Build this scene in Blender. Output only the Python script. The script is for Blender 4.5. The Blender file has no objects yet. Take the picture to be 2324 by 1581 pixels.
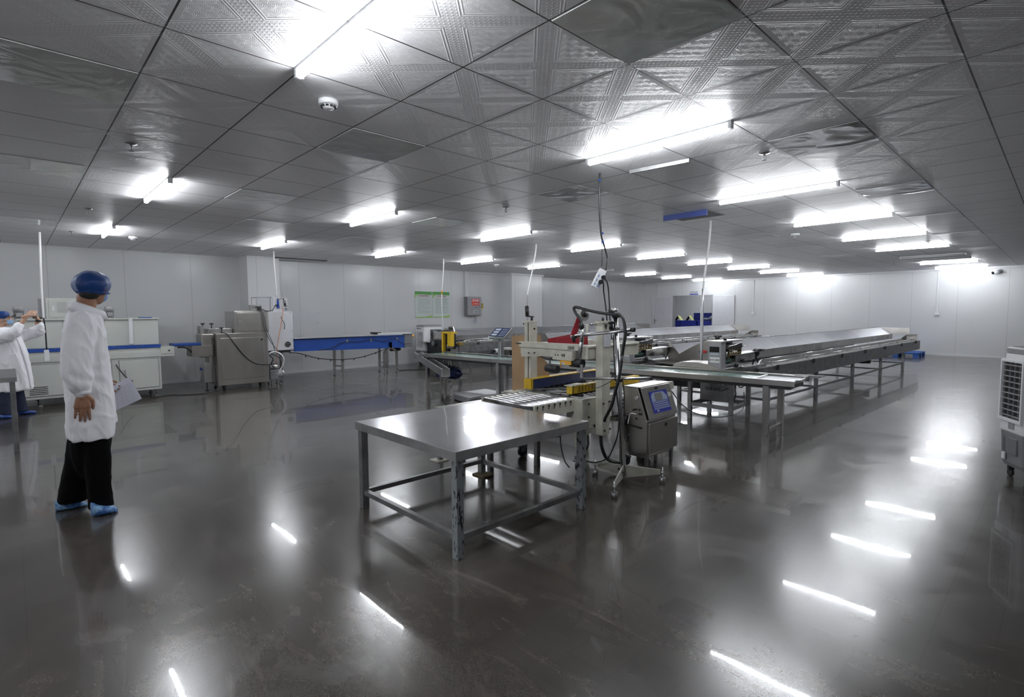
import bpy, bmesh, math, random
from mathutils import Vector, Matrix, noise
random.seed(7)
PI = math.pi
V = Vector
sc = bpy.context.scene
COL = sc.collection

# ------------------------------------------------------------------ camera, light, exposure
F_PX, CAM_H, CEIL = 1196.7, 1.45, 2.712
YAW, PITCH, ROLL = 0.80935416, -0.0689456909, -0.00592967518
_f = V((-math.sin(YAW)*math.cos(PITCH), math.cos(YAW)*math.cos(PITCH), math.sin(PITCH)))
_r0 = V((math.cos(YAW), math.sin(YAW), 0)); _u0 = _r0.cross(_f)
_r = _r0*math.cos(ROLL) + _u0*math.sin(ROLL); _u = _u0*math.cos(ROLL) - _r0*math.sin(ROLL)
cam_d = bpy.data.cameras.new('camera'); cam = bpy.data.objects.new('camera', cam_d); COL.objects.link(cam)
cam_d.sensor_width = 36; cam_d.lens = F_PX/2324*36; cam_d.clip_start = .05; cam_d.clip_end = 100
M = Matrix((_r, _u, -_f)).transposed().to_4x4(); M.translation = V((0, 0, CAM_H)); cam.matrix_world = M
sc.camera = cam
sc.view_settings.view_transform = 'Standard'; sc.view_settings.look = 'None'
sc.view_settings.gamma = 1; sc.view_settings.use_curve_mapping = False
sc.view_settings.exposure = 0.0
LAMP = 104.0
w = bpy.data.worlds.new('world'); sc.world = w; w.use_nodes = True
w.node_tree.nodes['Background'].inputs[0].default_value = (.5, .52, .56, 1)
w.node_tree.nodes['Background'].inputs[1].default_value = .05

# points in the room seen at a pixel of the 2324 x 1581 photograph, at a known x, y or height
def ray(px, py): return _r*((px-1162)/F_PX) - _u*((py-790.5)/F_PX) + _f
def PX(px, py, x): d = ray(px, py); return d*(x/d.x) + V((0, 0, CAM_H))
def PY(px, py, y): d = ray(px, py); return d*(y/d.y) + V((0, 0, CAM_H))
def PZ(px, py, z=0.): d = ray(px, py); return d*((z-CAM_H)/d.z) + V((0, 0, CAM_H))

# ------------------------------------------------------------------ materials
MATS = {}
def nodes_of(name):
    m = bpy.data.materials.new(name); m.use_nodes = True; nt = m.node_tree
    return m, nt, nt.nodes['Principled BSDF']
def N(nt, t, **k):
    n = nt.nodes.new(t)
    for a, b in k.items():
        if a == 'inp':
            for i, v in b.items():
                if isinstance(v, bpy.types.NodeSocket): nt.links.new(v, n.inputs[i])
                else: n.inputs[i].default_value = v
        else: setattr(n, a, b)
    return n
def mth(nt, op, a, b=None, c=None, clamp=False):
    n = N(nt, 'ShaderNodeMath', operation=op, use_clamp=clamp)
    for i, v in enumerate((a, b, c)):
        if v is None: continue
        if isinstance(v, bpy.types.NodeSocket): nt.links.new(v, n.inputs[i])
        else: n.inputs[i].default_value = v
    return n.outputs[0]
def ramp(nt, fac, stops):
    n = N(nt, 'ShaderNodeValToRGB', inp={0: fac}); e = n.color_ramp.elements
    while len(e) < len(stops): e.new(.5)
    for i, (p, c) in enumerate(stops):
        e[i].position = p; e[i].color = (c, c, c, 1) if isinstance(c, (int, float)) else (*c, 1)
    return n.outputs[0]
def mat(name, col, rough=.5, metal=0., wear=.0, scale=6., bump=0., bscale=40., spec=.5, trans=0., alpha=1., coat=0., stretch=None, emit=None, es=0.):
    m, nt, b = nodes_of(name)
    b.inputs['Base Color'].default_value = (*col, 1); b.inputs['Roughness'].default_value = rough
    b.inputs['Metallic'].default_value = metal; b.inputs['Specular IOR Level'].default_value = spec
    b.inputs['Transmission Weight'].default_value = trans; b.inputs['Alpha'].default_value = alpha
    b.inputs['Coat Weight'].default_value = coat
    tc = N(nt, 'ShaderNodeTexCoord').outputs['Object']
    if stretch:
        tc = N(nt, 'ShaderNodeMapping', inp={0: tc, 3: stretch}).outputs[0]
    nz = N(nt, 'ShaderNodeTexNoise', inp={0: tc, 2: scale, 3: 5.}).outputs[0]
    if wear:
        c2 = tuple(max(0, x*(1-wear)) for x in col)
        mx = ramp(nt, nz, [(.35, c2), (.62, col)])
        nt.links.new(mx, b.inputs['Base Color'])
        r = mth(nt, 'ADD', mth(nt, 'MULTIPLY', nz, wear*.5), rough-wear*.25)
        nt.links.new(r, b.inputs['Roughness'])
    if bump:
        bn = N(nt, 'ShaderNodeTexNoise', inp={0: tc, 2: bscale, 3: 3.}).outputs[0]
        bb = N(nt, 'ShaderNodeBump', inp={'Strength': bump, 'Distance': .01, 'Height': bn}).outputs[0]
        nt.links.new(bb, b.inputs['Normal'])
    if emit:
        b.inputs['Emission Color'].default_value = (*emit, 1); b.inputs['Emission Strength'].default_value = es
    MATS[name] = m
    return m
mat('steel', (.55, .54, .53), .28, 1., .12, 3.)
mat('tube_steel', (.60, .60, .61), .26, 1.)
mat('steel_bright', (.76, .77, .80), .40, 1., .10, 2., .06, 3.)
mat('steel_panel', (.50, .48, .455), .3, 1., .12, 2.5, .05, 3., stretch=(3, 3, .6))
mat('steel_dull', (.31, .31, .315), .42, .9, .3, 8.)
mat('table_sheet', (.66, .66, .69), .21, 1., .14, 5., .22, 2.6, coat=.8)
MATS['table_sheet'].node_tree.nodes['Principled BSDF'].inputs['Coat Roughness'].default_value = .05
mat('table_edge', (.50, .50, .50), .36, .85, .2, 9.)
mat('chrome', (.75, .75, .77), .2, 1.)
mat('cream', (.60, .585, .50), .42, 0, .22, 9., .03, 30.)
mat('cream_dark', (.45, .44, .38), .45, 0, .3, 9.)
mat('machine_white', (.52, .54, .51), .34, 0, .05, 2.)
mat('white_plastic', (.74, .75, .77), .35, 0, .04)
mat('white_plate', (.60, .61, .64), .3, 0, .05)
mat('grey_plastic', (.16, .165, .18), .4, 0, .1)
mat('mid_grey', (.30, .30, .31), .4, 0, .1)
mat('box_grey', (.19, .195, .2), .42, 0, .08)
mat('blue', (.012, .06, .30), .38, 0, .12)
mat('blue_dark', (.008, .016, .07), .4, 0, .3, 12.)
mat('crate_blue', (.01, .02, .22), .45, 0, .1)
mat('pallet_blue', (.01, .10, .42), .45, 0, .1)
mat('black', (.012, .012, .014), .42)
mat('rubber', (.018, .018, .02), .55, 0, .2, 30.)
mat('hose', (.014, .014, .016), .32, bump=.4, bscale=160.)
mat('yellow', (.72, .47, .02), .4, 0, .3, 10.)
mat('yellow_note', (.75, .78, .32), .6)
mat('red', (.26, .008, .018), .33, 0, .15)
mat('orange', (.75, .22, .05), .5)
mat('orange_light', (.8, .42, .05), .45)
mat('brass', (.33, .27, .15), .35, .9, .4, 20.)
mat('green_belt', (.008, .055, .04), .38, 0, .2)
mat('belt_green', (.20, .30, .27), .22, 0, .2, 3.)
mat('belt_white', (.5, .51, .49), .4, 0, .1)
mat('screen_grey', (.21, .21, .20), .25)
mat('screen_dark', (.012, .014, .018), .18)
mat('panel_blue', (.02, .03, .30), .35)
mat('panel_light', (.30, .36, .50), .35)
mat('navy', (.02, .028, .075), .25)
mat('lcd', (.42, .47, .52), .3)
mat('cloth', (.85, .85, .89), .8, 0, .03, 3., .55, 9., stretch=(1, 1, .35))
MATS['cloth'].node_tree.nodes['Bump'].inputs['Distance'].default_value = .02
mat('trousers', (.0025, .0025, .003), .95, 0, 0, spec=.1, bump=.2, bscale=30.)
mat('jeans', (.012, .02, .05), .85, 0, .2, 12., .2, 30.)
mat('skin', (.33, .17, .105), .5, 0, .12, 10.)
mat('skin_light', (.50, .30, .21), .5, 0, .1, 10.)
mat('hair', (.006, .005, .005), .6, bump=.3, bscale=120.)
mat('mask', (.28, .50, .78), .7, 0, .05)
mat('paper', (.66, .67, .74), .75)
mat('wire_white', (.72, .72, .72), .4)
mat('cable', (.012, .012, .013), .4)
mat('clear_plastic', (.75, .78, .82), .08, 0, trans=.85, alpha=.35)
mat('tape_clear', (.50, .50, .49), .12, .3, bump=.2, bscale=60.)
mat('sign_red', (.62, .025, .02), .4)
mat('sign_white', (.8, .8, .8), .5)
mat('sign_black', (.015, .015, .015), .5)
mat('sign_blue', (.04, .07, .38), .5)
mat('poster_white', (.56, .62, .60), .45)
mat('poster_green', (.06, .30, .05), .45)
mat('poster_lime', (.30, .52, .13), .45)
mat('poster_red', (.38, .02, .02), .5)
mat('poster_ink', (.34, .37, .36), .6)
mat('sprinkler', (.25, .24, .25), .3, 1.)
mat('fixture', (.7, .71, .73), .35)
mat('wood_pad', (.20, .16, .09), .8, 0, .3)
mat('glass_eye', (.02, .02, .02), .1)
mat('wrap_film', (.30, .33, .42), .18, 0, alpha=.75, bump=.8, bscale=10.)
mat('cardboard', (.36, .235, .125), .75, 0, .15, 4., .1, 60.)
mat('notebook', (.05, .08, .3), .5)

def cap_mat():
    m, nt, b = nodes_of('cap_film')
    tc = N(nt, 'ShaderNodeTexCoord').outputs['Object']
    nz = N(nt, 'ShaderNodeTexNoise', inp={0: N(nt, 'ShaderNodeMapping', inp={0: tc, 3: (1, 1, .3)}).outputs[0], 2: 20., 3: 4.}).outputs[0]
    b.inputs['Base Color'].default_value = (.01, .075, .34, 1); b.inputs['Roughness'].default_value = .34
    b.inputs['Alpha'].default_value = .55
    nt.links.new(N(nt, 'ShaderNodeBump', inp={'Strength': .8, 'Distance': .01, 'Height': nz}).outputs[0], b.inputs['Normal'])
    MATS['cap_film'] = m
    m2, nt, b = nodes_of('shoe_film'); b.inputs['Base Color'].default_value = (.13, .30, .55, 1); b.inputs['Roughness'].default_value = .28
    tc = N(nt, 'ShaderNodeTexCoord').outputs['Object']
    nz = N(nt, 'ShaderNodeTexNoise', inp={0: tc, 2: 22., 3: 3.}).outputs[0]
    nt.links.new(ramp(nt, nz, [(.4, (.04, .13, .36)), (.62, (.24, .44, .68))]), b.inputs['Base Color'])
    nt.links.new(N(nt, 'ShaderNodeBump', inp={'Strength': .9, 'Distance': .01, 'Height': nz}).outputs[0], b.inputs['Normal'])
    MATS['shoe_film'] = m2
    m3, nt, b = nodes_of('shoe_film_dark'); b.inputs['Base Color'].default_value = (.015, .05, .22, 1); b.inputs['Roughness'].default_value = .3
    tc = N(nt, 'ShaderNodeTexCoord').outputs['Object']
    nz = N(nt, 'ShaderNodeTexNoise', inp={0: tc, 2: 22., 3: 3.}).outputs[0]
    nt.links.new(N(nt, 'ShaderNodeBump', inp={'Strength': .9, 'Distance': .01, 'Height': nz}).outputs[0], b.inputs['Normal'])
    MATS['shoe_film_dark'] = m3
cap_mat()

def emb_mat():      # embossed aluminium ceiling tiles in a dark grid, 0.6 m apart
    m, nt, b = nodes_of('ceiling_tiles')
    tc = N(nt, 'ShaderNodeTexCoord').outputs['Object']
    s = N(nt, 'ShaderNodeSeparateXYZ', inp={0: tc})
    def cen(o, off):
        fr = mth(nt, 'FRACT', mth(nt, 'DIVIDE', mth(nt, 'ADD', o, off), .6))
        return mth(nt, 'SUBTRACT', fr, .5)
    u = cen(s.outputs[0], 2.8076+60); v = cen(s.outputs[1], 60-1.1664)
    edge = mth(nt, 'MAXIMUM', mth(nt, 'ABSOLUTE', u), mth(nt, 'ABSOLUTE', v))
    groove = mth(nt, 'GREATER_THAN', edge, .4925)
    st, tt = mth(nt, 'ADD', u, v), mth(nt, 'SUBTRACT', u, v)
    p, q = mth(nt, 'ABSOLUTE', st), mth(nt, 'ABSOLUTE', tt)
    mn = mth(nt, 'MINIMUM', p, q)
    def line(c, w_):
        d = mth(nt, 'ABSOLUTE', mth(nt, 'SUBTRACT', mn, c))
        return mth(nt, 'SUBTRACT', 1., mth(nt, 'DIVIDE', d, w_), clamp=True)
    lines = mth(nt, 'ADD', line(.105, .012), line(.14, .012))
    # dots inside the diagonal bands
    def cell(a, k): return mth(nt, 'SUBTRACT', mth(nt, 'FRACT', mth(nt, 'DIVIDE', a, k)), .5)
    da, db = cell(st, .052), cell(tt, .052)
    dd = mth(nt, 'SQRT', mth(nt, 'ADD', mth(nt, 'MULTIPLY', da, da), mth(nt, 'MULTIPLY', db, db)))
    dots = mth(nt, 'MULTIPLY', mth(nt, 'SUBTRACT', 1., mth(nt, 'MULTIPLY', dd, 3.3), clamp=True), mth(nt, 'LESS_THAN', mn, .085))
    # fans in square cells
    fa, fb = cell(st, .125), cell(tt, .125)
    ang = mth(nt, 'ARCTAN2', fa, fb)
    fan = mth(nt, 'MULTIPLY', mth(nt, 'ADD', mth(nt, 'SINE', mth(nt, 'MULTIPLY', ang, 18.)), 1.), .35)
    fr = mth(nt, 'SQRT', mth(nt, 'ADD', mth(nt, 'MULTIPLY', fa, fa), mth(nt, 'MULTIPLY', fb, fb)))
    fan = mth(nt, 'MULTIPLY', fan, mth(nt, 'LESS_THAN', fr, .5))
    inside = mth(nt, 'GREATER_THAN', mn, .155)
    bord = mth(nt, 'LESS_THAN', edge, .455)
    h = mth(nt, 'ADD', mth(nt, 'ADD', mth(nt, 'MULTIPLY', lines, 1.3), dots), mth(nt, 'MULTIPLY', fan, mth(nt, 'MULTIPLY', inside, bord)))
    h = mth(nt, 'SUBTRACT', h, mth(nt, 'MULTIPLY', groove, 4.))
    wv = N(nt, 'ShaderNodeTexNoise', inp={0: tc, 2: 1.3, 3: 2.}).outputs[0]
    b1 = N(nt, 'ShaderNodeBump', inp={'Strength': .38, 'Distance': .0022, 'Height': h}).outputs[0]
    b2 = N(nt, 'ShaderNodeBump', inp={'Strength': .03, 'Distance': .06, 'Height': wv, 'Normal': b1}).outputs[0]
    nt.links.new(b2, b.inputs['Normal'])
    tone = ramp(nt, N(nt, 'ShaderNodeTexNoise', inp={0: tc, 2: .6}).outputs[0], [(.3, (.76, .75, .765)), (.7, (.82, .81, .825))])
    mx = N(nt, 'ShaderNodeMix', data_type='RGBA', inp={0: groove, 6: tone, 7: (.03, .03, .032, 1)})
    nt.links.new(mx.outputs[2], b.inputs['Base Color'])
    b.inputs['Roughness'].default_value = .46; b.inputs['Metallic'].default_value = .1
    MATS['ceiling_tiles'] = m
emb_mat()

def floor_mat():
    m, nt, b = nodes_of('polished_concrete')
    tc = N(nt, 'ShaderNodeTexCoord').outputs['Object']
    n1 = N(nt, 'ShaderNodeTexNoise', inp={0: tc, 2: .55, 3: 5., 4: .6, 8: .6}).outputs[0]
    n2 = N(nt, 'ShaderNodeTexNoise', inp={0: tc, 2: 2.0, 3: 5., 4: .55, 8: 1.1}).outputs[0]
    n3 = N(nt, 'ShaderNodeTexNoise', inp={0: tc, 2: 220., 3: 2.}).outputs[0]
    base = ramp(nt, n1, [(.3, (.029, .0245, .020)), (.7, (.078, .068, .058))])
    # pale worn blotches, sparser near the middle of the picture
    pale = ramp(nt, n2, [(.50, 0.), (.80, .5)])
    gate = ramp(nt, N(nt, 'ShaderNodeTexNoise', inp={0: tc, 2: .8, 3: 2.}).outputs[0], [(.40, 0.), (.70, 1.)])
    pf = mth(nt, 'MULTIPLY', pale, gate)
    mx = N(nt, 'ShaderNodeMix', data_type='RGBA', inp={0: pf, 6: base, 7: (.20, .195, .19, 1)})
    sm = N(nt, 'ShaderNodeTexNoise', inp={0: N(nt, 'ShaderNodeMapping', inp={0: tc, 2: (0, 0, .75), 3: (1.1, 3.2, 1)}).outputs[0], 2: 1.6, 3: 5., 4: .6, 8: 1.8}).outputs[0]
    gr0 = ramp(nt, n3, [(.3, .78), (.7, 1.15)])
    gr = N(nt, 'ShaderNodeMix', data_type='RGBA', blend_type='MULTIPLY', inp={0: 1., 6: gr0, 7: ramp(nt, sm, [(.35, .85), (.54, 1.), (.74, 1.7)])}).outputs[2]
    mm = N(nt, 'ShaderNodeMix', data_type='RGBA', blend_type='MULTIPLY', inp={0: 1., 6: mx.outputs[2], 7: gr})
    # saw-cut joints
    s = N(nt, 'ShaderNodeSeparateXYZ', inp={0: tc})
    j = mth(nt, 'LESS_THAN', mth(nt, 'ABSOLUTE', mth(nt, 'SUBTRACT', s.outputs[1], 3.98)), .004)
    j2 = mth(nt, 'LESS_THAN', mth(nt, 'ABSOLUTE', mth(nt, 'SUBTRACT', s.outputs[0], -1.15)), .004)
    jj = mth(nt, 'MAXIMUM', mth(nt, 'MULTIPLY', j, mth(nt, 'GREATER_THAN', s.outputs[0], -2.2)), j2)
    mj = N(nt, 'ShaderNodeMix', data_type='RGBA', inp={0: mth(nt, 'MULTIPLY', jj, .8), 6: mm.outputs[2], 7: (.008, .008, .008, 1)})
    nt.links.new(mj.outputs[2], b.inputs['Base Color'])
    rg = ramp(nt, n2, [(.3, .19), (.7, .27)])
    nt.links.new(rg, b.inputs['Roughness'])
    b.inputs['Specular IOR Level'].default_value = .9
    b.inputs['Coat Weight'].default_value = .32; b.inputs['Coat Roughness'].default_value = .03
    wv = N(nt, 'ShaderNodeTexNoise', inp={0: tc, 2: 1.7, 3: 3.}).outputs[0]
    bb = N(nt, 'ShaderNodeBump', inp={'Strength': .07, 'Distance': .012, 'Height': wv}).outputs[0]
    nt.links.new(bb, b.inputs['Normal']); nt.links.new(bb, b.inputs['Coat Normal'])
    MATS['polished_concrete'] = m
floor_mat()

def wall_mat(name, axis, pitch, off):
    m, nt, b = nodes_of(name)
    tc = N(nt, 'ShaderNodeTexCoord').outputs['Object']
    s = N(nt, 'ShaderNodeSeparateXYZ', inp={0: tc})
    fr = mth(nt, 'FRACT', mth(nt, 'DIVIDE', mth(nt, 'ADD', s.outputs[axis], off), pitch))
    seam = mth(nt, 'LESS_THAN', mth(nt, 'ABSOLUTE', mth(nt, 'SUBTRACT', fr, .5)), .0065)
    tone = ramp(nt, N(nt, 'ShaderNodeTexNoise', inp={0: tc, 2: .5}).outputs[0], [(.3, (.60, .61, .62)), (.7, (.66, .67, .68))])
    mx = N(nt, 'ShaderNodeMix', data_type='RGBA', inp={0: mth(nt, 'MULTIPLY', seam, .3), 6: tone, 7: (.25, .25, .26, 1)})
    nt.links.new(mx.outputs[2], b.inputs['Base Color']); b.inputs['Roughness'].default_value = .26
    bb = N(nt, 'ShaderNodeBump', inp={'Strength': .25, 'Distance': .02, 'Height': N(nt, 'ShaderNodeTexNoise', inp={0: tc, 2: .9, 3: 1.}).outputs[0]}).outputs[0]
    nt.links.new(bb, b.inputs['Normal'])
    MATS[name] = m
wall_mat('wall_y', 1, 1.15, 60.39+.575); wall_mat('wall_x', 0, 1.15, 60.4)
mat('trim_white', (.66, .67, .69), .3)
def leg_mat():
    m, nt, b = nodes_of('worn_leg')
    tc = N(nt, 'ShaderNodeTexCoord').outputs['Object']
    n1 = N(nt, 'ShaderNodeTexNoise', inp={0: N(nt, 'ShaderNodeMapping', inp={0: tc, 3: (1, 1, .35)}).outputs[0], 2: 60., 3: 4.}).outputs[0]
    nt.links.new(ramp(nt, n1, [(.565, (.30, .33, .34)), (.60, (.035, .035, .035))]), b.inputs['Base Color'])
    b.inputs['Roughness'].default_value = .4; b.inputs['Metallic'].default_value = .35
    MATS['worn_leg'] = m
leg_mat()
def glass_panel():
    m, nt, b = nodes_of('ceiling_film')
    tc = N(nt, 'ShaderNodeTexCoord').outputs['Object']
    n1 = N(nt, 'ShaderNodeTexNoise', inp={0: tc, 2: 2.5, 3: 3., 8: 2.}).outputs[0]
    nt.links.new(ramp(nt, n1, [(.35, (.60, .62, .60)), (.7, (.78, .80, .78))]), b.inputs['Base Color'])
    b.inputs['Roughness'].default_value = .07
    nt.links.new(N(nt, 'ShaderNodeBump', inp={'Strength': .3, 'Distance': .02, 'Height': n1}).outputs[0], b.inputs['Normal'])
    MATS['ceiling_film'] = m
    m, nt, b = nodes_of('ceiling_film_wavy')
    tc = N(nt, 'ShaderNodeTexCoord').outputs['Object']
    n1 = N(nt, 'ShaderNodeTexNoise', inp={0: tc, 2: 3., 3: 0., 8: 1.2}).outputs[0]
    b.inputs['Base Color'].default_value = (.55, .55, .56, 1); b.inputs['Metallic'].default_value = .1
    b.inputs['Roughness'].default_value = .07
    nt.links.new(N(nt, 'ShaderNodeBump', inp={'Strength': .5, 'Distance': .03, 'Height': n1}).outputs[0], b.inputs['Normal'])
    MATS['ceiling_film_wavy'] = m
    mat('ceiling_plain', (.62, .62, .64), .35)
    m, nt, b = nodes_of('print_paper')
    tc = N(nt, 'ShaderNodeTexCoord').outputs['UV']
    s = N(nt, 'ShaderNodeSeparateXYZ', inp={0: tc})
    def ln(o, k, w_): return mth(nt, 'LESS_THAN', mth(nt, 'FRACT', mth(nt, 'MULTIPLY', o, k)), w_)
    g = mth(nt, 'MAXIMUM', ln(s.outputs[0], 5.5, .06), ln(s.outputs[1], 8., .10))
    inb = mth(nt, 'MULTIPLY', mth(nt, 'GREATER_THAN', s.outputs[0], .12), mth(nt, 'LESS_THAN', s.outputs[1], .8))
    inb = mth(nt, 'MULTIPLY', inb, mth(nt, 'LESS_THAN', s.outputs[0], .88))
    nz = mth(nt, 'GREATER_THAN', N(nt, 'ShaderNodeTexNoise', inp={0: N(nt, 'ShaderNodeMapping', inp={0: tc, 3: (60, 24, 1)}).outputs[0], 2: 1.}).outputs[0], .58)
    t = mth(nt, 'MULTIPLY', mth(nt, 'MAXIMUM', g, nz), mth(nt, 'MULTIPLY', inb, .25))
    mx = N(nt, 'ShaderNodeMix', data_type='RGBA', inp={0: t, 6: (.62, .63, .71, 1), 7: (.12, .12, .16, 1)})
    nt.links.new(mx.outputs[2], b.inputs['Base Color']); b.inputs['Roughness'].default_value = .7
    MATS['print_paper'] = m
glass_panel()
em = bpy.data.materials.new('tube_light'); em.use_nodes = True
_nt = em.node_tree; _nt.nodes.remove(_nt.nodes['Principled BSDF'])
_e = _nt.nodes.new('ShaderNodeEmission'); _e.inputs[0].default_value = (.93, .96, 1., 1); _e.inputs[1].default_value = LAMP
_nt.links.new(_e.outputs[0], _nt.nodes['Material Output'].inputs[0]); MATS['tube_light'] = em

# ------------------------------------------------------------------ mesh building
ORG = {}
class MB:
    def __init__(s): s.v = []; s.f = []; s.sm = []; s.uv = None
    def add(s, vs, fs, smooth=False):
        n = len(s.v); s.v += [V(p) for p in vs]
        s.f += [tuple(i+n for i in f) for f in fs]; s.sm += [smooth]*len(fs); return s
    def box(s, a, b, rot=None, piv=None):
        x0, x1 = sorted((a[0], b[0])); y0, y1 = sorted((a[1], b[1])); z0, z1 = sorted((a[2], b[2]))
        e = .00013*((len(s.f)//6) % 6)           # no two faces of one mesh in the same plane
        x0 += e; y0 += e; z0 += e; x1 -= e; y1 -= e; z1 -= e
        vs = [V(p) for p in ((x0,y0,z0),(x1,y0,z0),(x1,y1,z0),(x0,y1,z0),(x0,y0,z1),(x1,y0,z1),(x1,y1,z1),(x0,y1,z1))]
        if rot:
            c = V(piv) if piv else sum(vs, V())/8
            vs = [rot @ (p-c) + c for p in vs]
        return s.add(vs, [(0,3,2,1),(4,5,6,7),(0,1,5,4),(1,2,6,5),(2,3,7,6),(3,0,4,7)])
    def bar(s, a, b, w, h=None, up=(0, 0, 1)):      # rectangular bar between two points
        a, b = V(a), V(b); h = h or w; d = (b-a).normalized(); up = V(up)
        if abs(d.dot(up)) > .98: up = V((0, 1, 0)) if abs(d.y) < .9 else V((1, 0, 0))
        x = d.cross(up).normalized(); y = x.cross(d)
        q = [x*i*w/2 + y*j*h/2 for i, j in ((-1,-1),(1,-1),(1,1),(-1,1))]
        return s.add([a+k for k in q]+[b+k for k in q], [(0,1,2,3),(7,6,5,4),(0,4,5,1),(1,5,6,2),(2,6,7,3),(3,7,4,0)])
    def cyl(s, a, b, r0, r1=None, n=16, smooth=True, cap=True):
        a, b = V(a), V(b); r1 = r0 if r1 is None else r1; d = (b-a).normalized()
        x = d.orthogonal().normalized(); y = d.cross(x)
        vs = [a + (x*math.cos(2*PI*i/n)+y*math.sin(2*PI*i/n))*r0 for i in range(n)]
        vs += [b + (x*math.cos(2*PI*i/n)+y*math.sin(2*PI*i/n))*r1 for i in range(n)]
        s.add(vs, [(i, (i+1) % n, n+(i+1) % n, n+i) for i in range(n)], smooth)
        if cap:
            k = len(s.v)-2*n
            s.f += [tuple(k+i for i in reversed(range(n))), tuple(k+n+i for i in range(n))]; s.sm += [False]*2
        return s
    def tube(s, pts, r, n=8, fine=6):
        P = [V(p) for p in pts]
        if fine > 1 and len(P) > 2:
            Q = []
            for i in range(len(P)-1):
                p0, p1, p2, p3 = P[max(i-1, 0)], P[i], P[i+1], P[min(i+2, len(P)-1)]
                for k in range(fine):
                    t = k/fine
                    Q.append(.5*((2*p1)+(p2-p0)*t+(2*p0-5*p1+4*p2-p3)*t*t+(3*p1-p0-3*p2+p3)*t**3))
            Q.append(P[-1]); P = Q
        rr = r if isinstance(r, (list, tuple)) else None
        d0 = (P[1]-P[0]).normalized(); x = d0.orthogonal().normalized(); vs = []
        m = len(P)
        for i, p in enumerate(P):
            d = (P[min(i+1, m-1)]-P[max(i-1, 0)]).normalized()
            x = (x-d*x.dot(d)).normalized(); y = d.cross(x)
            ri = r if rr is None else rr[0]+(rr[1]-rr[0])*i/(m-1)
            vs += [p+(x*math.cos(2*PI*k/n)+y*math.sin(2*PI*k/n))*ri for k in range(n)]
        fs = [(i*n+k, i*n+(k+1) % n, (i+1)*n+(k+1) % n, (i+1)*n+k) for i in range(m-1) for k in range(n)]
        s.add(vs, fs, True)
        k0 = len(s.v)-m*n
        s.f += [tuple(k0+i for i in reversed(range(n))), tuple(k0+(m-1)*n+i for i in range(n))]; s.sm += [False]*2
        return s
    def prism(s, poly, d):                            # polygon of 3-D points pushed along d
        poly = [V(p) for p in poly]; d = V(d); n = len(poly)
        return s.add(poly+[p+d for p in poly], [tuple(reversed(range(n))), tuple(range(n, 2*n))]+[(i, (i+1) % n, n+(i+1) % n, n+i) for i in range(n)])
    def sheet(s, quad, t=.003):
        quad = [V(p) for p in quad]; nn = (quad[1]-quad[0]).cross(quad[2]-quad[0]).normalized()
        return s.prism([q-nn*t/2 for q in quad], nn*t)
    def lathe(s, prof, c, ax=(0, 0, 1), n=24):        # profile of (radius, height)
        c = V(c); ax = V(ax).normalized(); x = ax.orthogonal().normalized(); y = ax.cross(x); m = len(prof)
        vs = [c+ax*h+(x*math.cos(2*PI*k/n)+y*math.sin(2*PI*k/n))*max(r, 1e-4) for r, h in prof for k in range(n)]
        s.add(vs, [(i*n+k, i*n+(k+1) % n, (i+1)*n+(k+1) % n, (i+1)*n+k) for i in range(m-1) for k in range(n)], True)
        k0 = len(s.v)-m*n
        s.f += [tuple(k0+i for i in reversed(range(n))), tuple(k0+(m-1)*n+i for i in range(n))]; s.sm += [False]*2
        return s
    def ell(s, c, r, n=18, m=12, rot=None):
        c = V(c); vs = []
        for i in range(1, m):
            t = PI*i/m
            for k in range(n):
                p = V((r[0]*math.sin(t)*math.cos(2*PI*k/n), r[1]*math.sin(t)*math.sin(2*PI*k/n), r[2]*math.cos(t)))
                vs.append(c+(rot @ p if rot else p))
        a, b_ = V((0, 0, r[2])), V((0, 0, -r[2]))
        vs += [c+(rot @ a if rot else a), c+(rot @ b_ if rot else b_)]; T = len(vs)-2
        fs = [(i*n+k, (i+1)*n+k, (i+1)*n+(k+1) % n, i*n+(k+1) % n) for i in range(m-2) for k in range(n)]
        fs += [(T, k, (k+1) % n) for k in range(n)] + [(T+1, (m-2)*n+(k+1) % n, (m-2)*n+k) for k in range(n)]
        return s.add(vs, fs, True)
    def loft(s, rings, cap=True, smooth=True):
        n = len(rings[0]); vs = [p for r in rings for p in r]; m = len(rings)
        s.add(vs, [(i*n+k, i*n+(k+1) % n, (i+1)*n+(k+1) % n, (i+1)*n+k) for i in range(m-1) for k in range(n)], smooth)
        if cap:
            k0 = len(s.v)-m*n
            s.f += [tuple(k0+i for i in reversed(range(n))), tuple(k0+(m-1)*n+i for i in range(n))]; s.sm += [smooth]*2
        return s
    def data(s, name, off):
        me = bpy.data.meshes.new(name); me.from_pydata([p-off for p in s.v], [], s.f)
        me.polygons.foreach_set('use_smooth', s.sm)
        bm = bmesh.new(); bm.from_mesh(me); bmesh.ops.recalc_face_normals(bm, faces=bm.faces); bm.to_mesh(me); bm.free()
        return me
    def build(s, name, m, parent=None, bevel=0, label=None):
        if parent is None:
            xs = [p.x for p in s.v]; ys = [p.y for p in s.v]; zs = [p.z for p in s.v]
            off = V(((min(xs)+max(xs))/2, (min(ys)+max(ys))/2, min(zs)))
        else: off = ORG[parent]
        o = bpy.data.objects.new(name, s.data(name, off)); COL.objects.link(o)
        o.data.materials.append(MATS[m])
        if parent is None: o.location = off
        else: o.parent = parent
        ORG[o] = off
        if bevel:
            b = o.modifiers.new('bevel', 'BEVEL'); b.width = bevel; b.segments = 2; b.limit_method = 'ANGLE'; b.angle_limit = .6
        if label: o['label'] = label
        return o
def tag(o, label, cat, group=None):
    o['label'] = label; o['category'] = cat
    if group: o['group'] = group
    return o
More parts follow.
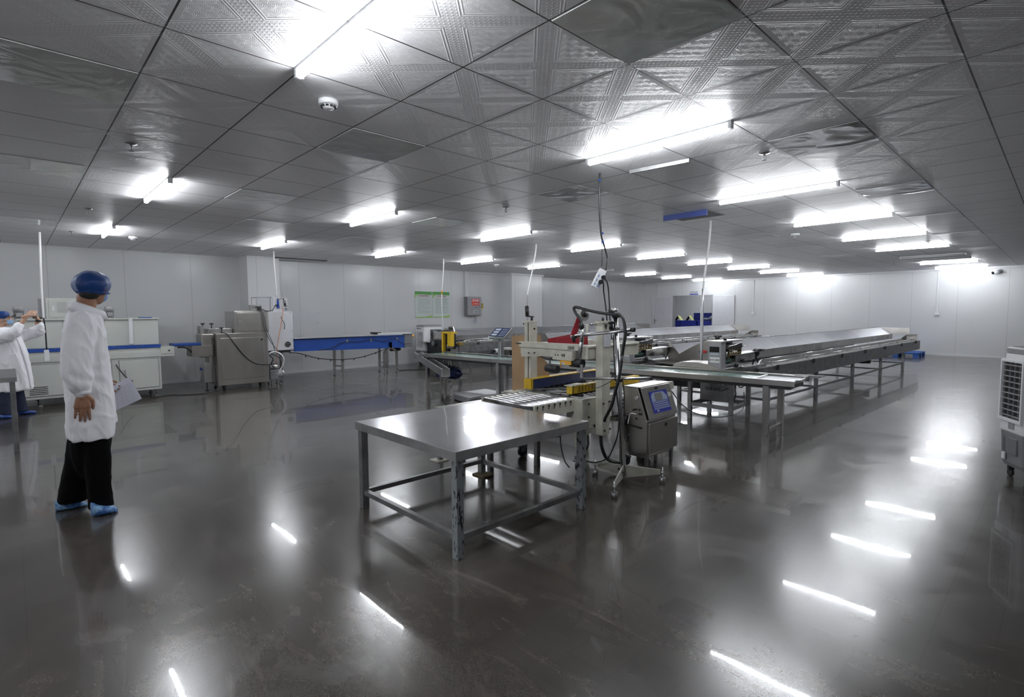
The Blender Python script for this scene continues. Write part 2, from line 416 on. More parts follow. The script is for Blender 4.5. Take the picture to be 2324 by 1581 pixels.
def thing(name, label, cat, loc=(0, 0, 0), rotz=0., group=None, local=False):
    o = bpy.data.objects.new(name, None); o.empty_display_size = .1; COL.objects.link(o)
    o.location = loc; o.rotation_euler = (0, 0, rotz)
    ORG[o] = V((0, 0, 0)) if local else V(loc)
    return tag(o, label, cat, group)
def struct(name, mb, m, parent=None, bevel=0):
    o = mb.build(name, m, parent, bevel); o['kind'] = 'structure'
    if parent is None:                       # keep shader coordinates = room coordinates
        d = o.location.copy(); o.data.transform(Matrix.Translation(d)); o.location = (0, 0, 0); ORG[o] = V((0, 0, 0))
    return o
def copy_tree(o, parent=None):
    c = o.copy(); COL.objects.link(c)
    if parent is not None: c.parent = parent
    for ch in [x for x in o.children]: copy_tree(ch, c)
    return c
def text(name, s, m, parent, pos, right, up, size, thick=.0008, align='CENTER'):
    cu = bpy.data.curves.new(name, 'FONT'); cu.body = s; cu.size = size; cu.align_x = align; cu.align_y = 'CENTER'; cu.extrude = thick
    t = bpy.data.objects.new(name+'_tmp', cu); COL.objects.link(t)
    me = bpy.data.meshes.new_from_object(t.evaluated_get(bpy.context.evaluated_depsgraph_get()))
    bpy.data.objects.remove(t)
    R_, U_ = V(right).normalized(), V(up).normalized(); W_ = R_.cross(U_); off = ORG[parent]
    for vv in me.vertices: vv.co = V(pos) + R_*vv.co.x + U_*vv.co.y + W_*vv.co.z - off
    o = bpy.data.objects.new(name, me); COL.objects.link(o); me.materials.clear(); me.materials.append(MATS[m]); o.parent = parent
    return o
# ------------------------------------------------------------------ the room
XL, XL2, YB, XR, YR = -12.9, -13.4, 21.2, 3.2, -6.0
struct('floor', MB().box((-14, YR-.1, -.1), (XR+.1, 26, 0)), 'polished_concrete')
struct('ceiling', MB().box((-14, YR-.1, CEIL), (XR+.1, 26, CEIL+.1)), 'ceiling_tiles')
struct('wall_left', MB().box((XL, YR, 0), (XL-.12, 11.9, CEIL)), 'wall_y')
struct('wall_left_far', MB().box((XL2, 11.9, 0), (XL2-.12, YB, CEIL)), 'wall_y')
struct('wall_left_column', MB().box((XL-.05, 3.82, 0), (-12.35, 4.50, CEIL)), 'wall_y')
struct('wall_left_far_column', MB().box((XL2-.05, 11.9, 0), (-12.5, 13.35, CEIL)), 'wall_y')
DX0, DX1, DH = -11.93, -10.15, 2.10
b = MB(); b.box((XL2-.12, YB, 0), (DX0, YB+.12, CEIL)); b.box((DX1, YB, 0), (XR, YB+.12, CEIL)); b.box((DX0, YB, DH), (DX1, YB+.12, CEIL))
struct('wall_back', b, 'wall_x')
struct('wall_right', MB().box((XR, YR, 0), (XR+.12, YB, CEIL)), 'wall_y')
struct('wall_rear', MB().box((XL, YR-.1, 0), (XR, YR, CEIL)), 'wall_x')
b = MB(); b.box((-14.2, 24.2, 0), (-8.8, 24.3, CEIL)); b.box((-14.2, YB+.12, 0), (-14.1, 24.2, CEIL)); b.box((-8.9, YB+.12, 0), (-8.8, 24.2, CEIL))
struct('wall_storeroom', b, 'wall_x')
b = MB(); t = .022
for x in (DX0, DX1): b.box((x-t, YB-.012, 0), (x+t, YB+.13, DH+t))
b.box((DX0-t, YB-.012, DH-t), (DX1+t, YB+.13, DH+t))
struct('trim_1', b, 'mid_grey')
b = MB(); b.box((XL2, YB-.05, CEIL-.06), (XR, YB, CEIL)); b.box((XL2, 13.35, CEIL-.06), (XL2+.05, YB, CEIL))
b.box((XL, 10.4, CEIL-.06), (XL+.05, 11.9, CEIL)); b.box((XL, 11.85, CEIL-.06), (-12.5, 11.9, CEIL)); b.box((-12.5, 11.85, CEIL-.06), (-12.45, 13.4, CEIL))
struct('trim_2', b, 'trim_white')
b = MB(); b.box((-12.51, 11.88, 0), (-12.44, 11.96, CEIL-.06)); b.box((XL, 4.5, 0), (XL+.03, 11.9, .05)); b.box((DX1+.04, YB-.03, 0), (XR, YB, .05)); b.box((XL, YR, 0), (XL+.03, 3.8, .05))
struct('trim_3', b, 'trim_white')
# door leaves folded back flat against the wall
for n, (x0, x1, hx) in enumerate(((-12.93, DX0-.04, -12.82), (DX1+.04, -9.22, None))):
    d = struct('door_%d' % (n+1), MB().box((x0, YB-.06, .01), (x1, YB-.012, 2.085)), 'white_plate', bevel=.004)
    e = MB()
    for a, c in (((x0, .01), (x0+.03, 2.09)), ((x1-.03, .01), (x1, 2.09)), ((x0, 2.05), (x1, 2.09))): e.box((a[0], YB-.066, a[1]), (c[0], YB-.058, c[1]))
    e.build('door_edge', 'trim_white', d)
    if hx:
        h = MB(); h.box((hx-.02, YB-.072, .9), (hx+.02, YB-.06, 1.12)); h.cyl((hx, YB-.06, 1.04), (hx, YB-.11, 1.04), .01); h.cyl((hx, YB-.11, 1.04), (hx+.13, YB-.11, 1.04), .009)
        h.build('door_handle', 'steel_dull', d)
s = thing('door_sign', 'small white room sign with dark characters over a blue bar above the doorway', 'sign', (-10.98, YB-.012, 2.14))
MB().box((-11.17, YB-.012, 2.14), (-10.79, YB-.002, 2.30)).build('plate', 'white_plate', s)
MB().box((-11.17, YB-.016, 2.14), (-10.79, YB-.012, 2.185)).build('bar', 'sign_blue', s)
text('lettering', '车间仓库', 'sign_black', s, (-10.98, YB-.014, 2.245), (1, 0, 0), (0, 0, 1), .08)
# conduits and sockets on the back wall
def wall_socket(x, zlow, lab):
    s = thing('wall_socket', lab, 'socket', (x, YB, zlow))
    b = MB(); b.box((x-.06, YB-.05, zlow), (x+.06, YB-.002, zlow+.11)); b.build('socket_box', 'white_plastic', s, .006)
    b = MB(); b.box((x-.025, YB-.03, zlow+.11), (x+.025, YB-.002, CEIL-.06)); b.build('conduit', 'trim_white', s)
wall_socket(-8.49, 1.30, 'white wall socket below a conduit, right of the open doorway')
wall_socket(-2.80, 1.27, 'white wall socket below a conduit, near the far right of the back wall')
tag(MB().box((-12.67, YB-.07, 2.09), (-12.61, YB-.01, CEIL-.06)).build('cable_conduit', 'trim_white'), 'short white conduit dropping from the ceiling to the left door leaf', 'conduit')
c = thing('security_camera', 'small white security camera under the ceiling on the back wall', 'camera', (-1.44, YB, 2.50))
b = MB(); b.cyl((-1.40, YB-.002, 2.56), (-1.40, YB-.05, 2.56), .06); b.cyl((-1.41, YB-.05, 2.56), (-1.43, YB-.12, 2.54), .02); b.tube([(-1.40, YB-.02, 2.6), (-1.39, YB-.02, 2.65), (-1.38, YB-.02, 2.71)], .006)
b.build('mount', 'white_plastic', c)
MB().cyl((-1.39, YB-.09, 2.555), (-1.53, YB-.22, 2.51), .06, .055).build('housing', 'white_plastic', c)
MB().cyl((-1.528, YB-.218, 2.511), (-1.535, YB-.226, 2.508), .045).build('lens', 'screen_dark', c)

# ------------------------------------------------------------------ ceiling lights
ORD = ['first', 'second', 'third', 'fourth', 'fifth', 'sixth', 'seventh', 'eighth', 'ninth', 'tenth', 'eleventh']
def tube_light(lit, lab, first=None):
    t = thing('ceiling_light', lab, 'light', local=True)
    b = MB(); b.box((-.61, -.022, -.012), (.61, .022, 0)); b.box((-.61, -.02, -.05), (-.585, .02, 0)); b.box((.585, -.02, -.05), (.61, .02, 0))
    b.build('fixture', 'fixture', t)
    MB().cyl((-.585, 0, -.036), (.585, 0, -.036), .018, n=12).build('tube', 'tube_light' if lit else 'ceiling_plain', t)
    return t
_lit = tube_light(True, ''); _un = None
first = True
for cname, cx in (('nearest the camera', -2.2), ('in the middle of the hall', -6.4), ('nearest the left wall', -10.0)):
    k = 0
    for j in range(-2, 9):
        y = 1.155+2.4*j
        dark = (cx == -10.0 and j == 5) or (cx == -2.2 and j == 6)
        lab = 'tube light, %s from near end, row %s' % (ORD[j], cname) if j > -1 else 'ceiling tube light %s the camera, in the row %s' % (('far behind', 'just behind')[j+2], cname)
        if dark:
            t = tube_light(False, 'unlit white ceiling tube between lit ones in the row %s' % cname)
        elif first: t = _lit; first = False; t['label'] = lab
        else: t = copy_tree(_lit); t['label'] = lab
        t.location = (cx, y, CEIL)
        t['group'] = 'ceiling tube lights'
t = copy_tree(_lit); t.location = (-11.6, 22.7, CEIL); t['label'] = 'tube light on the ceiling of the storeroom behind the doorway'
# special tiles
def cell_of(px, py):
    p = PZ(px, py, CEIL); return math.floor((p.x+2.8076)/.6), math.floor((p.y-1.1664)/.6)
def panel(px, py, m, lab, grp='replaced ceiling panels', dz=.004):
    a, c = cell_of(px, py); x, y = a*.6-2.8076, c*.6+1.1664
    o = MB().box((x+.008, y+.008, CEIL-dz), (x+.592, y+.592, CEIL-.001)).build('ceiling_panel', m); return tag(o, lab, 'ceiling panel', grp)
for px, py, m, lab in ((1450, 60, 'ceiling_film', 'large smooth greenish clear ceiling panel at the top of the picture'),
    (110, 170, 'ceiling_film', 'smooth grey ceiling panel at the far left, nearest the camera'),
    (90, 378, 'ceiling_film', 'smooth grey ceiling panel at the left with white cable behind it'),
    (60, 505, 'ceiling_film', 'smooth grey ceiling panel over the man with the phone'),
    (850, 322, 'ceiling_film', 'smooth grey ceiling panel beyond the big smoke detector'),
    (600, 447, 'ceiling_film', 'smooth ceiling panel right of the second left tube light'),
    (1875, 312, 'ceiling_film_wavy', 'rippled shiny film ceiling panel right of the near sprinkler'),
    (2020, 432, 'ceiling_film_wavy', 'rippled shiny film ceiling panel, further one at the right'),
    (1320, 432, 'ceiling_film_wavy', 'dark rippled ceiling panel left of the hanging black cable'),
    (1010, 503, 'ceiling_film', 'smooth pale ceiling panel between the middle tube lights'),
    (1725, 536, 'ceiling_plain', 'plain pale ceiling panel, nearest of the middle right line'),
    (1830, 562, 'ceiling_plain', 'plain pale ceiling panel, second of the middle right line'),
    (1905, 582, 'ceiling_plain', 'plain pale ceiling panel, third of the middle right line'),
    (2110, 498, 'ceiling_plain', 'plain pale ceiling panel at the right, nearest of its line'),
    (2190, 530, 'ceiling_plain', 'plain pale ceiling panel at the right, second of its line'),
    (2225, 562, 'ceiling_plain', 'plain pale ceiling panel at the right, third of its line'),
    (815, 541, 'ceiling_plain', 'plain pale ceiling panel beside the third middle light'),
    (560, 512, 'ceiling_plain', 'plain grey ceiling panel near the left wall lights')):
    panel(px, py, m, lab)
v = thing('ceiling_vent', 'slotted metal ceiling vent beside the far right tube lights', 'vent', (*PZ(2130, 586, CEIL)[:2], CEIL-.03))
q = PZ(2130, 586, CEIL); b = MB(); b.box((q.x-.6, q.y-.12, CEIL-.03), (q.x+.6, q.y-.10, CEIL)); b.box((q.x-.6, q.y+.10, CEIL-.03), (q.x+.6, q.y+.12, CEIL)); b.build('frame', 'fixture', v)
b = MB()
for i in range(22): b.box((q.x-.58+i*.053, q.y-.1, CEIL-.025), (q.x-.555+i*.053, q.y+.1, CEIL-.004))
b.build('slats', 'black', v)
v = thing('ceiling_vent', 'long dark slot vent in the ceiling above the blue conveyor', 'vent', (*PZ(680, 588, CEIL)[:2], CEIL-.02))
q = PZ(680, 588, CEIL); b = MB(); b.box((q.x-.16, q.y-.6, CEIL-.02), (q.x+.16, q.y+.6, CEIL-.001)); b.build('slot', 'black', v)
b = MB(); b.box((q.x-.06, q.y-.55, CEIL-.024), (q.x+.06, q.y+.55, CEIL-.02)); b.build('frame', 'ceiling_plain', v)
# blue box half hidden in the ceiling by the steel conduit
q = PZ(1570, 497, CEIL-.06); o = thing('ceiling_opening', 'open ceiling panel with a blue edged box above the steel conduit', 'ceiling panel', (q.x, q.y, CEIL-.07))
MB().box((q.x-.30, q.y-.20, CEIL-.07), (q.x+.30, q.y-.18, CEIL-.001)).build('blue_edge', 'notebook', o)
MB().box((q.x-.30, q.y-.18, CEIL-.012), (q.x+.30, q.y+.3, CEIL-.001)).build('opening', 'black', o)
# tile lifted at the near light
a0, a1 = PZ(1430, 385, CEIL), PZ(1565, 358, CEIL)
tag(MB().bar(a0+V((0, 0, -.02)), a1+V((0, 0, -.02)), .02, .03).build('ceiling_rail', 'steel_dull'), 'perforated metal ceiling rail hanging slightly loose beside the near tube light', 'rail')
# smoke detectors and sprinklers
def smoke(px, py, lab, s=1.):
    q = PZ(px, py, CEIL); d = thing('smoke_detector', lab, 'smoke detector', (q.x, q.y, CEIL), group='smoke detectors')
    MB().lathe([(.055*s, 0), (.057*s, -.012*s), (.055*s, -.026*s), (.04*s, -.03*s)], (q.x, q.y, CEIL)).build('base', 'white_plastic', d)
    MB().lathe([(.036*s, -.029*s), (.036*s, -.04*s), (.03*s, -.048*s), (.012*s, -.052*s)], (q.x, q.y, CEIL)).build('sensor_cap', 'white_plastic', d)
    b = MB()
    for k in range(10):
        a = 2*PI*k/10; b.box((q.x+.037*s*math.cos(a)-.007*s, q.y+.037*s*math.sin(a)-.007*s, CEIL-.043*s), (q.x+.037*s*math.cos(a)+.007*s, q.y+.037*s*math.sin(a)+.007*s, CEIL-.034*s))
    b.build('vents', 'sign_black', d)
smoke(745, 228, 'large white smoke detector beside the nearest tube light')
smoke(1805, 530, 'white smoke detector beyond the third light of the right row', 1.15)
smoke(1127, 600, 'white smoke detector far off near the left wall lights', 1.2)
smoke(302, 537, 'white smoke detector beside the far left corner light', 1.1)
def sprinkler(px, py, lab, rose=True):
    q = PZ(px, py, CEIL); d = thing('sprinkler', lab, 'sprinkler', (q.x, q.y, CEIL), group='ceiling sprinklers')
    MB().lathe([(.040, 0), (.040, -.004), (.02, -.008)], (q.x, q.y, CEIL), n=20).build('rosette', 'sprinkler', d)
    b = MB(); b.cyl((q.x, q.y, CEIL-.006), (q.x, q.y, CEIL-.022), .009)
    for sgn in (-1, 1): b.tube([(q.x+sgn*.009, q.y, CEIL-.02), (q.x+sgn*.016, q.y, CEIL-.035), (q.x, q.y, CEIL-.055)], .0028, 6, 4)
    b.build('frame', 'sprinkler', d)
    MB().cyl((q.x, q.y, CEIL-.055), (q.x, q.y, CEIL-.058), .018).build('deflector', 'sprinkler', d)
for px, py, lab in ((297, 325, 'ceiling sprinkler nearest the camera, at the upper left'), (200, 473, 'ceiling sprinkler between the two left lights'), (163, 525, 'ceiling sprinkler left of the corner light'),
    (845, 566, 'ceiling sprinkler beyond the middle left light'), (1148, 470, 'ceiling sprinkler near the center above the hall'), (1735, 347, 'ceiling sprinkler beside the near right tube light'),
    (2106, 547, 'ceiling sprinkler between the right row lights'), (2028, 595, 'ceiling sprinkler far away right of the middle row')): sprinkler(px, py, lab)

# ------------------------------------------------------------------ hanging cables and conduits
c = thing('hanging_cable', 'white conduit cord hanging above the left machine with a socket strip on its black cable', 'cable', (*PX(92, 560, -10.9)[:2], 0))
p = [PX(*a, -10.9) for a in ((89, 500), (91, 560), (93, 620), (96, 680), (99, 722))]; p.insert(0, V((p[0].x, p[0].y-.02, CEIL)))
MB().tube(p, .014).build('cord', 'wire_white', c)
MB().tube([PX(99, 722, -10.9), PX(103, 750, -10.9), PX(106, 793, -10.9)], .010).build('cable', 'cable', c)
q = PX(107, 806, -10.9); MB().box((q.x-.02, q.y-.035, q.z-.09), (q.x+.02, q.y+.025, q.z+.085)).build('socket_strip', 'white_plastic', c, .006)
c = thing('hanging_cable', 'white cord dropping from the ceiling to the tall steel cabinet', 'cable', (*PX(622, 600, -11.2)[:2], 0))
MB().tube([V((-11.2, PX(621, 565, -11.2).y, CEIL))]+[PX(*a, -11.2) for a in ((622, 590), (626, 640), (629, 672))], .012).build('cord', 'wire_white', c)
c = thing('hanging_cable', 'thin white cord hanging in front of the green posters', 'cable', (*PX(1005, 650, -10.2)[:2], 0))
MB().tube([V((-10.2, PX(1007, 600, -10.2).y, CEIL))]+[PX(*a, -10.2) for a in ((1006, 620), (1003, 665), (1003, 700), (1007, 748))], .011).build('cord', 'wire_white', c)
MB().cyl(PX(1003, 659, -10.2), PX(1003, 667, -10.2), .016).build('orange_tape', 'orange_light', c)
c = thing('hanging_cable', 'white cord with a grey conduit sleeve hanging behind the carton sealer', 'cable', (*PX(1205, 620, -6.9)[:2], 0))
MB().tube([V((*PX(1217, 556, -6.9)[:2], CEIL))]+[PX(*a, -6.9) for a in ((1215, 575), (1207, 620), (1200, 655), (1197, 672))], .012).build('cord', 'wire_white', c)
MB().tube([PX(1197, 668, -6.9), PX(1197, 700, -6.9), PX(1198, 800, -6.9)], .012).build('sleeve', 'mid_grey', c)
c = thing('hanging_conduit', 'tall steel conduit and white cord dropping onto the near packing line', 'conduit', (*PX(1600, 620, -3.5)[:2], .62))
MB().tube([V((*PX(1613, 497, -3.5)[:2], CEIL))]+[PX(*a, -3.5) for a in ((1612, 520), (1607, 570), (1598, 630), (1595, 660))], .014).build('cord', 'wire_white', c)
MB().tube([PX(1595, 655, -3.5), PX(1594, 740, -3.5), PX(1592, 838, -3.5)], .015, fine=2).build('pipe', 'steel_bright', c)
MB().tube([PX(1591, 695, -3.5), PX(1590, 740, -3.5), PX(1590, 838, -3.5)], .007, fine=2).build('side_pipe', 'wire_white', c)
# black cable, socket strip and plugs over the carton sealer
xs_ = -3.0
c = thing('hanging_cable', 'black cable with blue ties hanging from the ceiling to the white power strip', 'cable', (*PX(1362, 500, xs_)[:2], 1.9))
MB().tube([V((xs_, PX(1361, 380, xs_).y, CEIL))]+[PX(*a, xs_) for a in ((1361, 400), (1360, 470), (1364, 530), (1372, 560), (1378, 585), (1374, 613))], .008).build('cable', 'cable', c)
MB().tube([PX(1361, 400, xs_), PX(1363, 470, xs_), PX(1366, 540, xs_), PX(1366, 604, xs_)], .003).build('tie_wire', 'cable', c)
for k, a in enumerate(((1361, 409), (1367, 529), (1368, 549))):
    q = PX(*a, xs_); MB().ell(q, (.014, .014, .012), 10, 8).build('blue_tie', 'blue', c)
s = thing('power_strip', 'white power strip with two black plugs hanging above the carton sealer', 'power strip', tuple(PX(1359, 632, xs_)))
O = PX(1359, 632, xs_); ang = math.radians(-27)
Lh = V((.60, .80, 0)); Ln = V((.80, -.60, 0)); Lx = Lh*math.cos(ang)+V((0, 0, math.sin(ang))); Ly = Lh*-math.sin(ang)+V((0, 0, math.cos(ang)))
def SP(a, b_, d=0): return O+Lx*a+Ly*b_+Ln*d
b = MB(); b.prism([SP(-.036, -.092, -.018), SP(.036, -.092, -.018), SP(.036, .092, -.018), SP(-.036, .092, -.018)], Ln*.032); b.build('housing', 'white_plastic', s, .006)
for i, (a, e) in enumerate(((-.016, .02), (-.016, -.022), (-.016, -.062))):
    b = MB(); b.prism([SP(a-.008, e-.014, .013), SP(a+.008, e-.014, .013), SP(a+.008, e+.014, .013), SP(a-.008, e+.014, .013)], Ln*.003); b.build('socket', 'panel_light', s)
b = MB(); b.prism([SP(.006, -.08, .013), SP(.034, -.08, .013), SP(.034, -.046, .013), SP(.006, -.046, .013)], Ln*.003); b.build('socket', 'panel_light', s)
for nm, (px, py), path in (('plug', (1366, 630), ((1372, 636), (1380, 650), (1383, 690), (1385, 740), (1388, 768))), ('plug', (1361, 640), ((1366, 645), (1370, 660), (1374, 690), (1378, 730), (1381, 745)))):
    q = PX(px, py, xs_)+Ln*.02; g = MB().cyl(q, q+Ln*.045, .022, .019).build(nm, 'black', s)
    MB().tube([q+Ln*.045, PX(*path[0], xs_)+Ln*.05]+[PX(*a, xs_) for a in path[1:]], .0065).build('plug_cable', 'cable', g)

# ------------------------------------------------------------------ things on the left wall
def poster(px0, px1, lab, dense):
    y0, y1 = PX(px0, 690, XL+.01).y, PX(px1, 690, XL+.01).y; z0, z1 = 1.30, 2.06; x = XL+.012
    s = thing('poster', lab, 'poster', (x, (y0+y1)/2, z0), group='green and white wall posters')
    MB().box((x-.008, y0, z0), (x, y1, z1)).build('sheet', 'poster_white', s)
    W = y1-y0
    MB().prism([(x, y0, z1), (x, y1, z1), (x, y1, z1-.10), (x, y0+.5*W, z1-.085), (x, y0, z1-.085)], (.002, 0, 0)).build('header', 'poster_green', s)
    MB().prism([(x, y0, z1-.085), (x, y0+.2*W, z1-.085), (x, y0, z1-.19)], (.002, 0, 0)).build('header_leaf', 'poster_lime', s)
    MB().prism([(x, y0, z0), (x, y1, z0), (x, y1, z0+.07), (x, y0+.6*W, z0+.03), (x, y0, z0+.025)], (.002, 0, 0)).build('footer', 'poster_lime', s)
    text('title', '车间设备管理制度', 'poster_red', s, (x+.003, (y0+y1)/2, z1-.13), (0, 1, 0), (0, 0, 1), .045)
    b = MB(); rnd = random.Random(px0); z = z1-.19
    while z > z0+.12:
        wd = rnd.choice((.2, .55, .75, .8, .8)); st = .1+.08*rnd.random()
        b.box((x, y0+st*W, z), (x+.002, y0+min(.92, st+wd)*W, z+(.006 if dense else .008))); z -= .017 if dense else .026
    b.build('text_lines', 'poster_ink', s)
poster(942, 980, 'green bordered white poster, the left one of the pair on the wall', False)
poster(982, 1020, 'green bordered poster densely printed, the right one of the pair', True)
y0, y1, z0, z1, x0, x1 = PX(1061, 690, -12.72).y, PX(1091, 690, -12.72).y, 1.34, 1.93, XL+.005, -12.70
s = thing('distribution_box', 'grey electrical distribution box with a red sign on the left wall', 'electrical box', (x0, (y0+y1)/2, z0))
MB().box((x0, y0, z0), (x1-.02, y1, z1)).build('body', 'box_grey', s, .006)
dr = MB().box((x1-.02, y0-.01, z0+.02), (x1, y1+.01, z1-.01)).build('door', 'mid_grey', s, .005)
yc = (y0+y1)/2+.02
MB().box((x1, yc-.13, 1.66), (x1+.004, yc+.17, 1.87)).build('warning_sign', 'sign_red', s)
text('lettering', '配电箱', 'sign_white', s, (x1+.006, yc+.02, 1.81), (0, 1, 0), (0, 0, 1), .088)
text('lettering', '有电危险', 'sign_white', s, (x1+.006, yc+.05, 1.71), (0, 1, 0), (0, 0, 1), .045)
MB().prism([(x1+.004, yc-.11, 1.69), (x1+.004, yc-.05, 1.69), (x1+.004, yc-.08, 1.735)], (.002, 0, 0)).build('warning_triangle', 'orange_light', s)
MB().box((x1, yc-.07, 1.42), (x1+.003, yc+.13, 1.51)).build('name_plate', 'lcd', s)
text('lettering', '二号配电箱', 'sign_black', s, (x1+.005, yc+.03, 1.465), (0, 1, 0), (0, 0, 1), .036)
b = MB(); b.cyl((x1, yc+.04, 1.60), (x1+.02, yc+.04, 1.60), .012); b.cyl((x1, yc+.18, 1.62), (x1+.015, yc+.18, 1.62), .012); b.build('lock', 'black', s)
MB().box((x0, y0+.02, z1), (x0+.05, y0+.16, CEIL)).build('conduit', 'trim_white', s)
MB().tube([(x1-.06, yc+.04, z0), (x1-.06, yc+.06, z0-.08), (x1-.06, yc+.09, z0-.12)], .014).build('pipe_stub', 'mid_grey', s)
MB().box((x1-.09, yc+.03, z0-.22), (x1-.03, yc+.12, z0-.12)).build('tag', 'lcd', s)
yy = PX(1094, 690, XL+.02).y
s = thing('warning_sticker', 'small yellow warning sticker on the wall right of the grey electrical box', 'sign', (XL+.006, yy, 1.6))
MB().box((XL+.002, yy-.035, 1.56), (XL+.012, yy+.055, 1.74)).build('sheet', 'yellow', s)
text('lettering', '当心', 'sign_black', s, (XL+.014, yy+.01, 1.69), (0, 1, 0), (0, 0, 1), .04)
text('lettering', '触电', 'sign_black', s, (XL+.014, yy+.01, 1.62), (0, 1, 0), (0, 0, 1), .04)

# ------------------------------------------------------------------ behind the doorway: crates
def crate(x, y, z, w_, d, h, lab, m='crate_blue'):
    s = thing('plastic_crate', lab, 'crate', (x, y, z), group='blue crates in the storeroom'); t = .02
    b = MB(); b.box((x-w_/2, y-d/2, z), (x+w_/2, y+d/2, z+.02))
    for a in ((x-w_/2, y-d/2, x+w_/2, y-d/2+t), (x-w_/2, y+d/2-t, x+w_/2, y+d/2), (x-w_/2, y-d/2, x-w_/2+t, y+d/2), (x+w_/2-t, y-d/2, x+w_/2, y+d/2)): b.box((a[0], a[1], z), (a[2], a[3], z+h))
    b.build('body', m, s)
    b = MB(); b.box((x-w_/2-.012, y-d/2-.012, z+h-.03), (x+w_/2+.012, y-d/2, z+h)); b.box((x-w_/2-.012, y+d/2, z+h-.03), (x+w_/2+.012, y+d/2+.012, z+h))
    b.box((x-w_/2-.012, y-d/2, z+h-.03), (x-w_/2, y+d/2, z+h)); b.box((x+w_/2, y-d/2, z+h-.03), (x+w_/2+.012, y+d/2, z+h)); b.build('rim', m, s)
    b = MB()
    for k in range(5): b.box((x-w_/2+.06+k*w_*.2, y-d/2-.008, z+.02), (x-w_/2+.08+k*w_*.2, y-d/2, z+h-.03))
    b.build('ribs', m, s)
for i, (x, n, lab) in enumerate(((-12.5, 3, 'leftmost'), (-11.70, 3, 'middle'), (-10.86, 3, 'rightmost'))):
    for k in range(n): crate(x, 22.35, k*.34, .78, .5, .34, 'blue plastic crate in the storeroom, %s pile, %s from the floor' % (lab, ('lowest', 'second', 'third')[k]))
crate(-11.3, 22.95, .0, .72, .5, 1.0, 'tall blue crate standing behind the crate piles')
crate(-11.35, 22.95, 1.02, .8, .5, .34, 'blue crate on top behind the others, highest in the storeroom')
for px, lab in ((1541, 'yellow folded card standing on the left crate pile'), (1566, 'yellow folded card standing on the middle crate pile')):
    q = PY(px, 730, 22.3); s = thing('folded_card', lab, 'card', (q.x, 22.3, 1.022))
    MB().sheet([(q.x-.02, 22.2, 1.24), (q.x+.14, 22.2, 1.03), (q.x+.14, 22.42, 1.03), (q.x-.02, 22.42, 1.24)], .008).build('front_leaf', 'yellow_note', s)
    MB().sheet([(q.x-.02, 22.2, 1.24), (q.x-.16, 22.2, 1.03), (q.x-.16, 22.42, 1.03), (q.x-.02, 22.42, 1.24)], .008).build('rear_leaf', 'black', s)
b = MB(); rg = []
for i in range(9):
    rg.append([V((-11.1+.13*i*.9, 22.35+.2*math.cos(2*PI*k/12), 1.03+(.09+.04*math.sin(i*2.1))*math.sin(PI*(i+.5)/9)*(1.2+math.sin(2*PI*k/12)))) for k in range(12)])
b.loft(rg); tag(b.build('plastic_bag', 'wrap_film'), 'crumpled clear plastic bag lying over the right crates in the storeroom', 'bag')
# blue pallet
s = thing('pallet', 'blue plastic pallet lying on the floor at the back wall', 'pallet', (-3.55, 20.4, 0))
b = MB()
for k in range(6): b.box((-4.15, 19.85+k*.19, .11), (-3.02, 19.98+k*.19, .14))
b.box((-4.15, 19.85, .10), (-3.02, 20.93, .115)); b.build('deck', 'pallet_blue', s)
for x in (-4.15, -3.67, -3.16):
    for y in (19.85, 20.32, 20.79): MB().box((x, y, 0), (x+.14, y+.14, .11)).build('block', 'pallet_blue', s)
# ------------------------------------------------------------------ small repeated parts
def louvre(y0, y1, z0, n, x, name, parent, m='black', dz=.028):
    b = MB()
    for k in range(n): b.box((x-.002, y0, z0+k*dz), (x+.004, y1, z0+k*dz+.008))
    return b.build(name, m, parent)
def foot(x, y, h=.1, name='levelling_foot', parent=None, m='steel_dull', r=.035):
    b = MB(); b.cyl((x, y, 0), (x, y, .018), r, r*.8); b.cyl((x, y, .015), (x, y, h), .010); return b.build(name, m, parent)

# ------------------------------------------------------------------ white sealing tunnel machine along the left wall
X1 = -11.1
s = thing('sealing_tunnel', 'long white enclosed sealing machine with a blue stripe along the left wall', 'machine', (-11.7, 1.0, 0))
MB().box((X1-1.15, .06, .12), (X1, 1.93, .70)).build('base_cabinet', 'machine_white', s, .006)
for y0, y1 in ((1.33, 1.89), (.72, 1.22), (.12, .62)):
    d = MB().box((X1, y0, .17), (X1+.008, y1, .665)).build('cabinet_door', 'machine_white', s, .003)
    b = MB(); b.box((X1+.008, y0+.06, .40), (X1+.022, y0+.085, .50)); b.build('door_handle', 'mid_grey', d)
    e = MB(); e.box((X1+.001, y0-.008, .162), (X1+.004, y1+.008, .17)); e.box((X1+.001, y0-.008, .665), (X1+.004, y1+.008, .673)); e.box((X1+.001, y0-.008, .162), (X1+.004, y0, .673)); e.box((X1+.001, y1, .162), (X1+.004, y1+.008, .673))
    e.build('door_gap', 'grey_plastic', d)
louvre(.18, .40, .20, 5, X1+.01, 'louvres', s)
MB().box((X1-1.1, .04, .70), (X1+.012, 2.14, .80)).build('conveyor_frame', 'machine_white', s, .004)
MB().box((X1-.7, 1.93, .745), (X1+.02, 2.14, .87)).build('conveyor_end', 'machine_white', s, .004)
MB().cyl((X1+.018, 2.06, .80), (X1+.026, 2.06, .80), .014).build('end_screw', 'black', s)
MB().box((X1-1.0, .06, .80), (X1, 1.94, .86)).build('upper_rail', 'machine_white', s)
for y0, y1 in ((.08, .70), (.71, 1.30), (1.31, 1.62), (1.63, 1.94)):
    st = MB().box((X1-.01, y0, .862), (X1+.012, y1, .918)).build('blue_strip', 'blue', s)
    b = MB()
    for y in (y0+.03, y1-.03): b.cyl((X1+.012, y, .89), (X1+.016, y, .89), .006, n=8)
    b.build('screws', 'chrome', st)
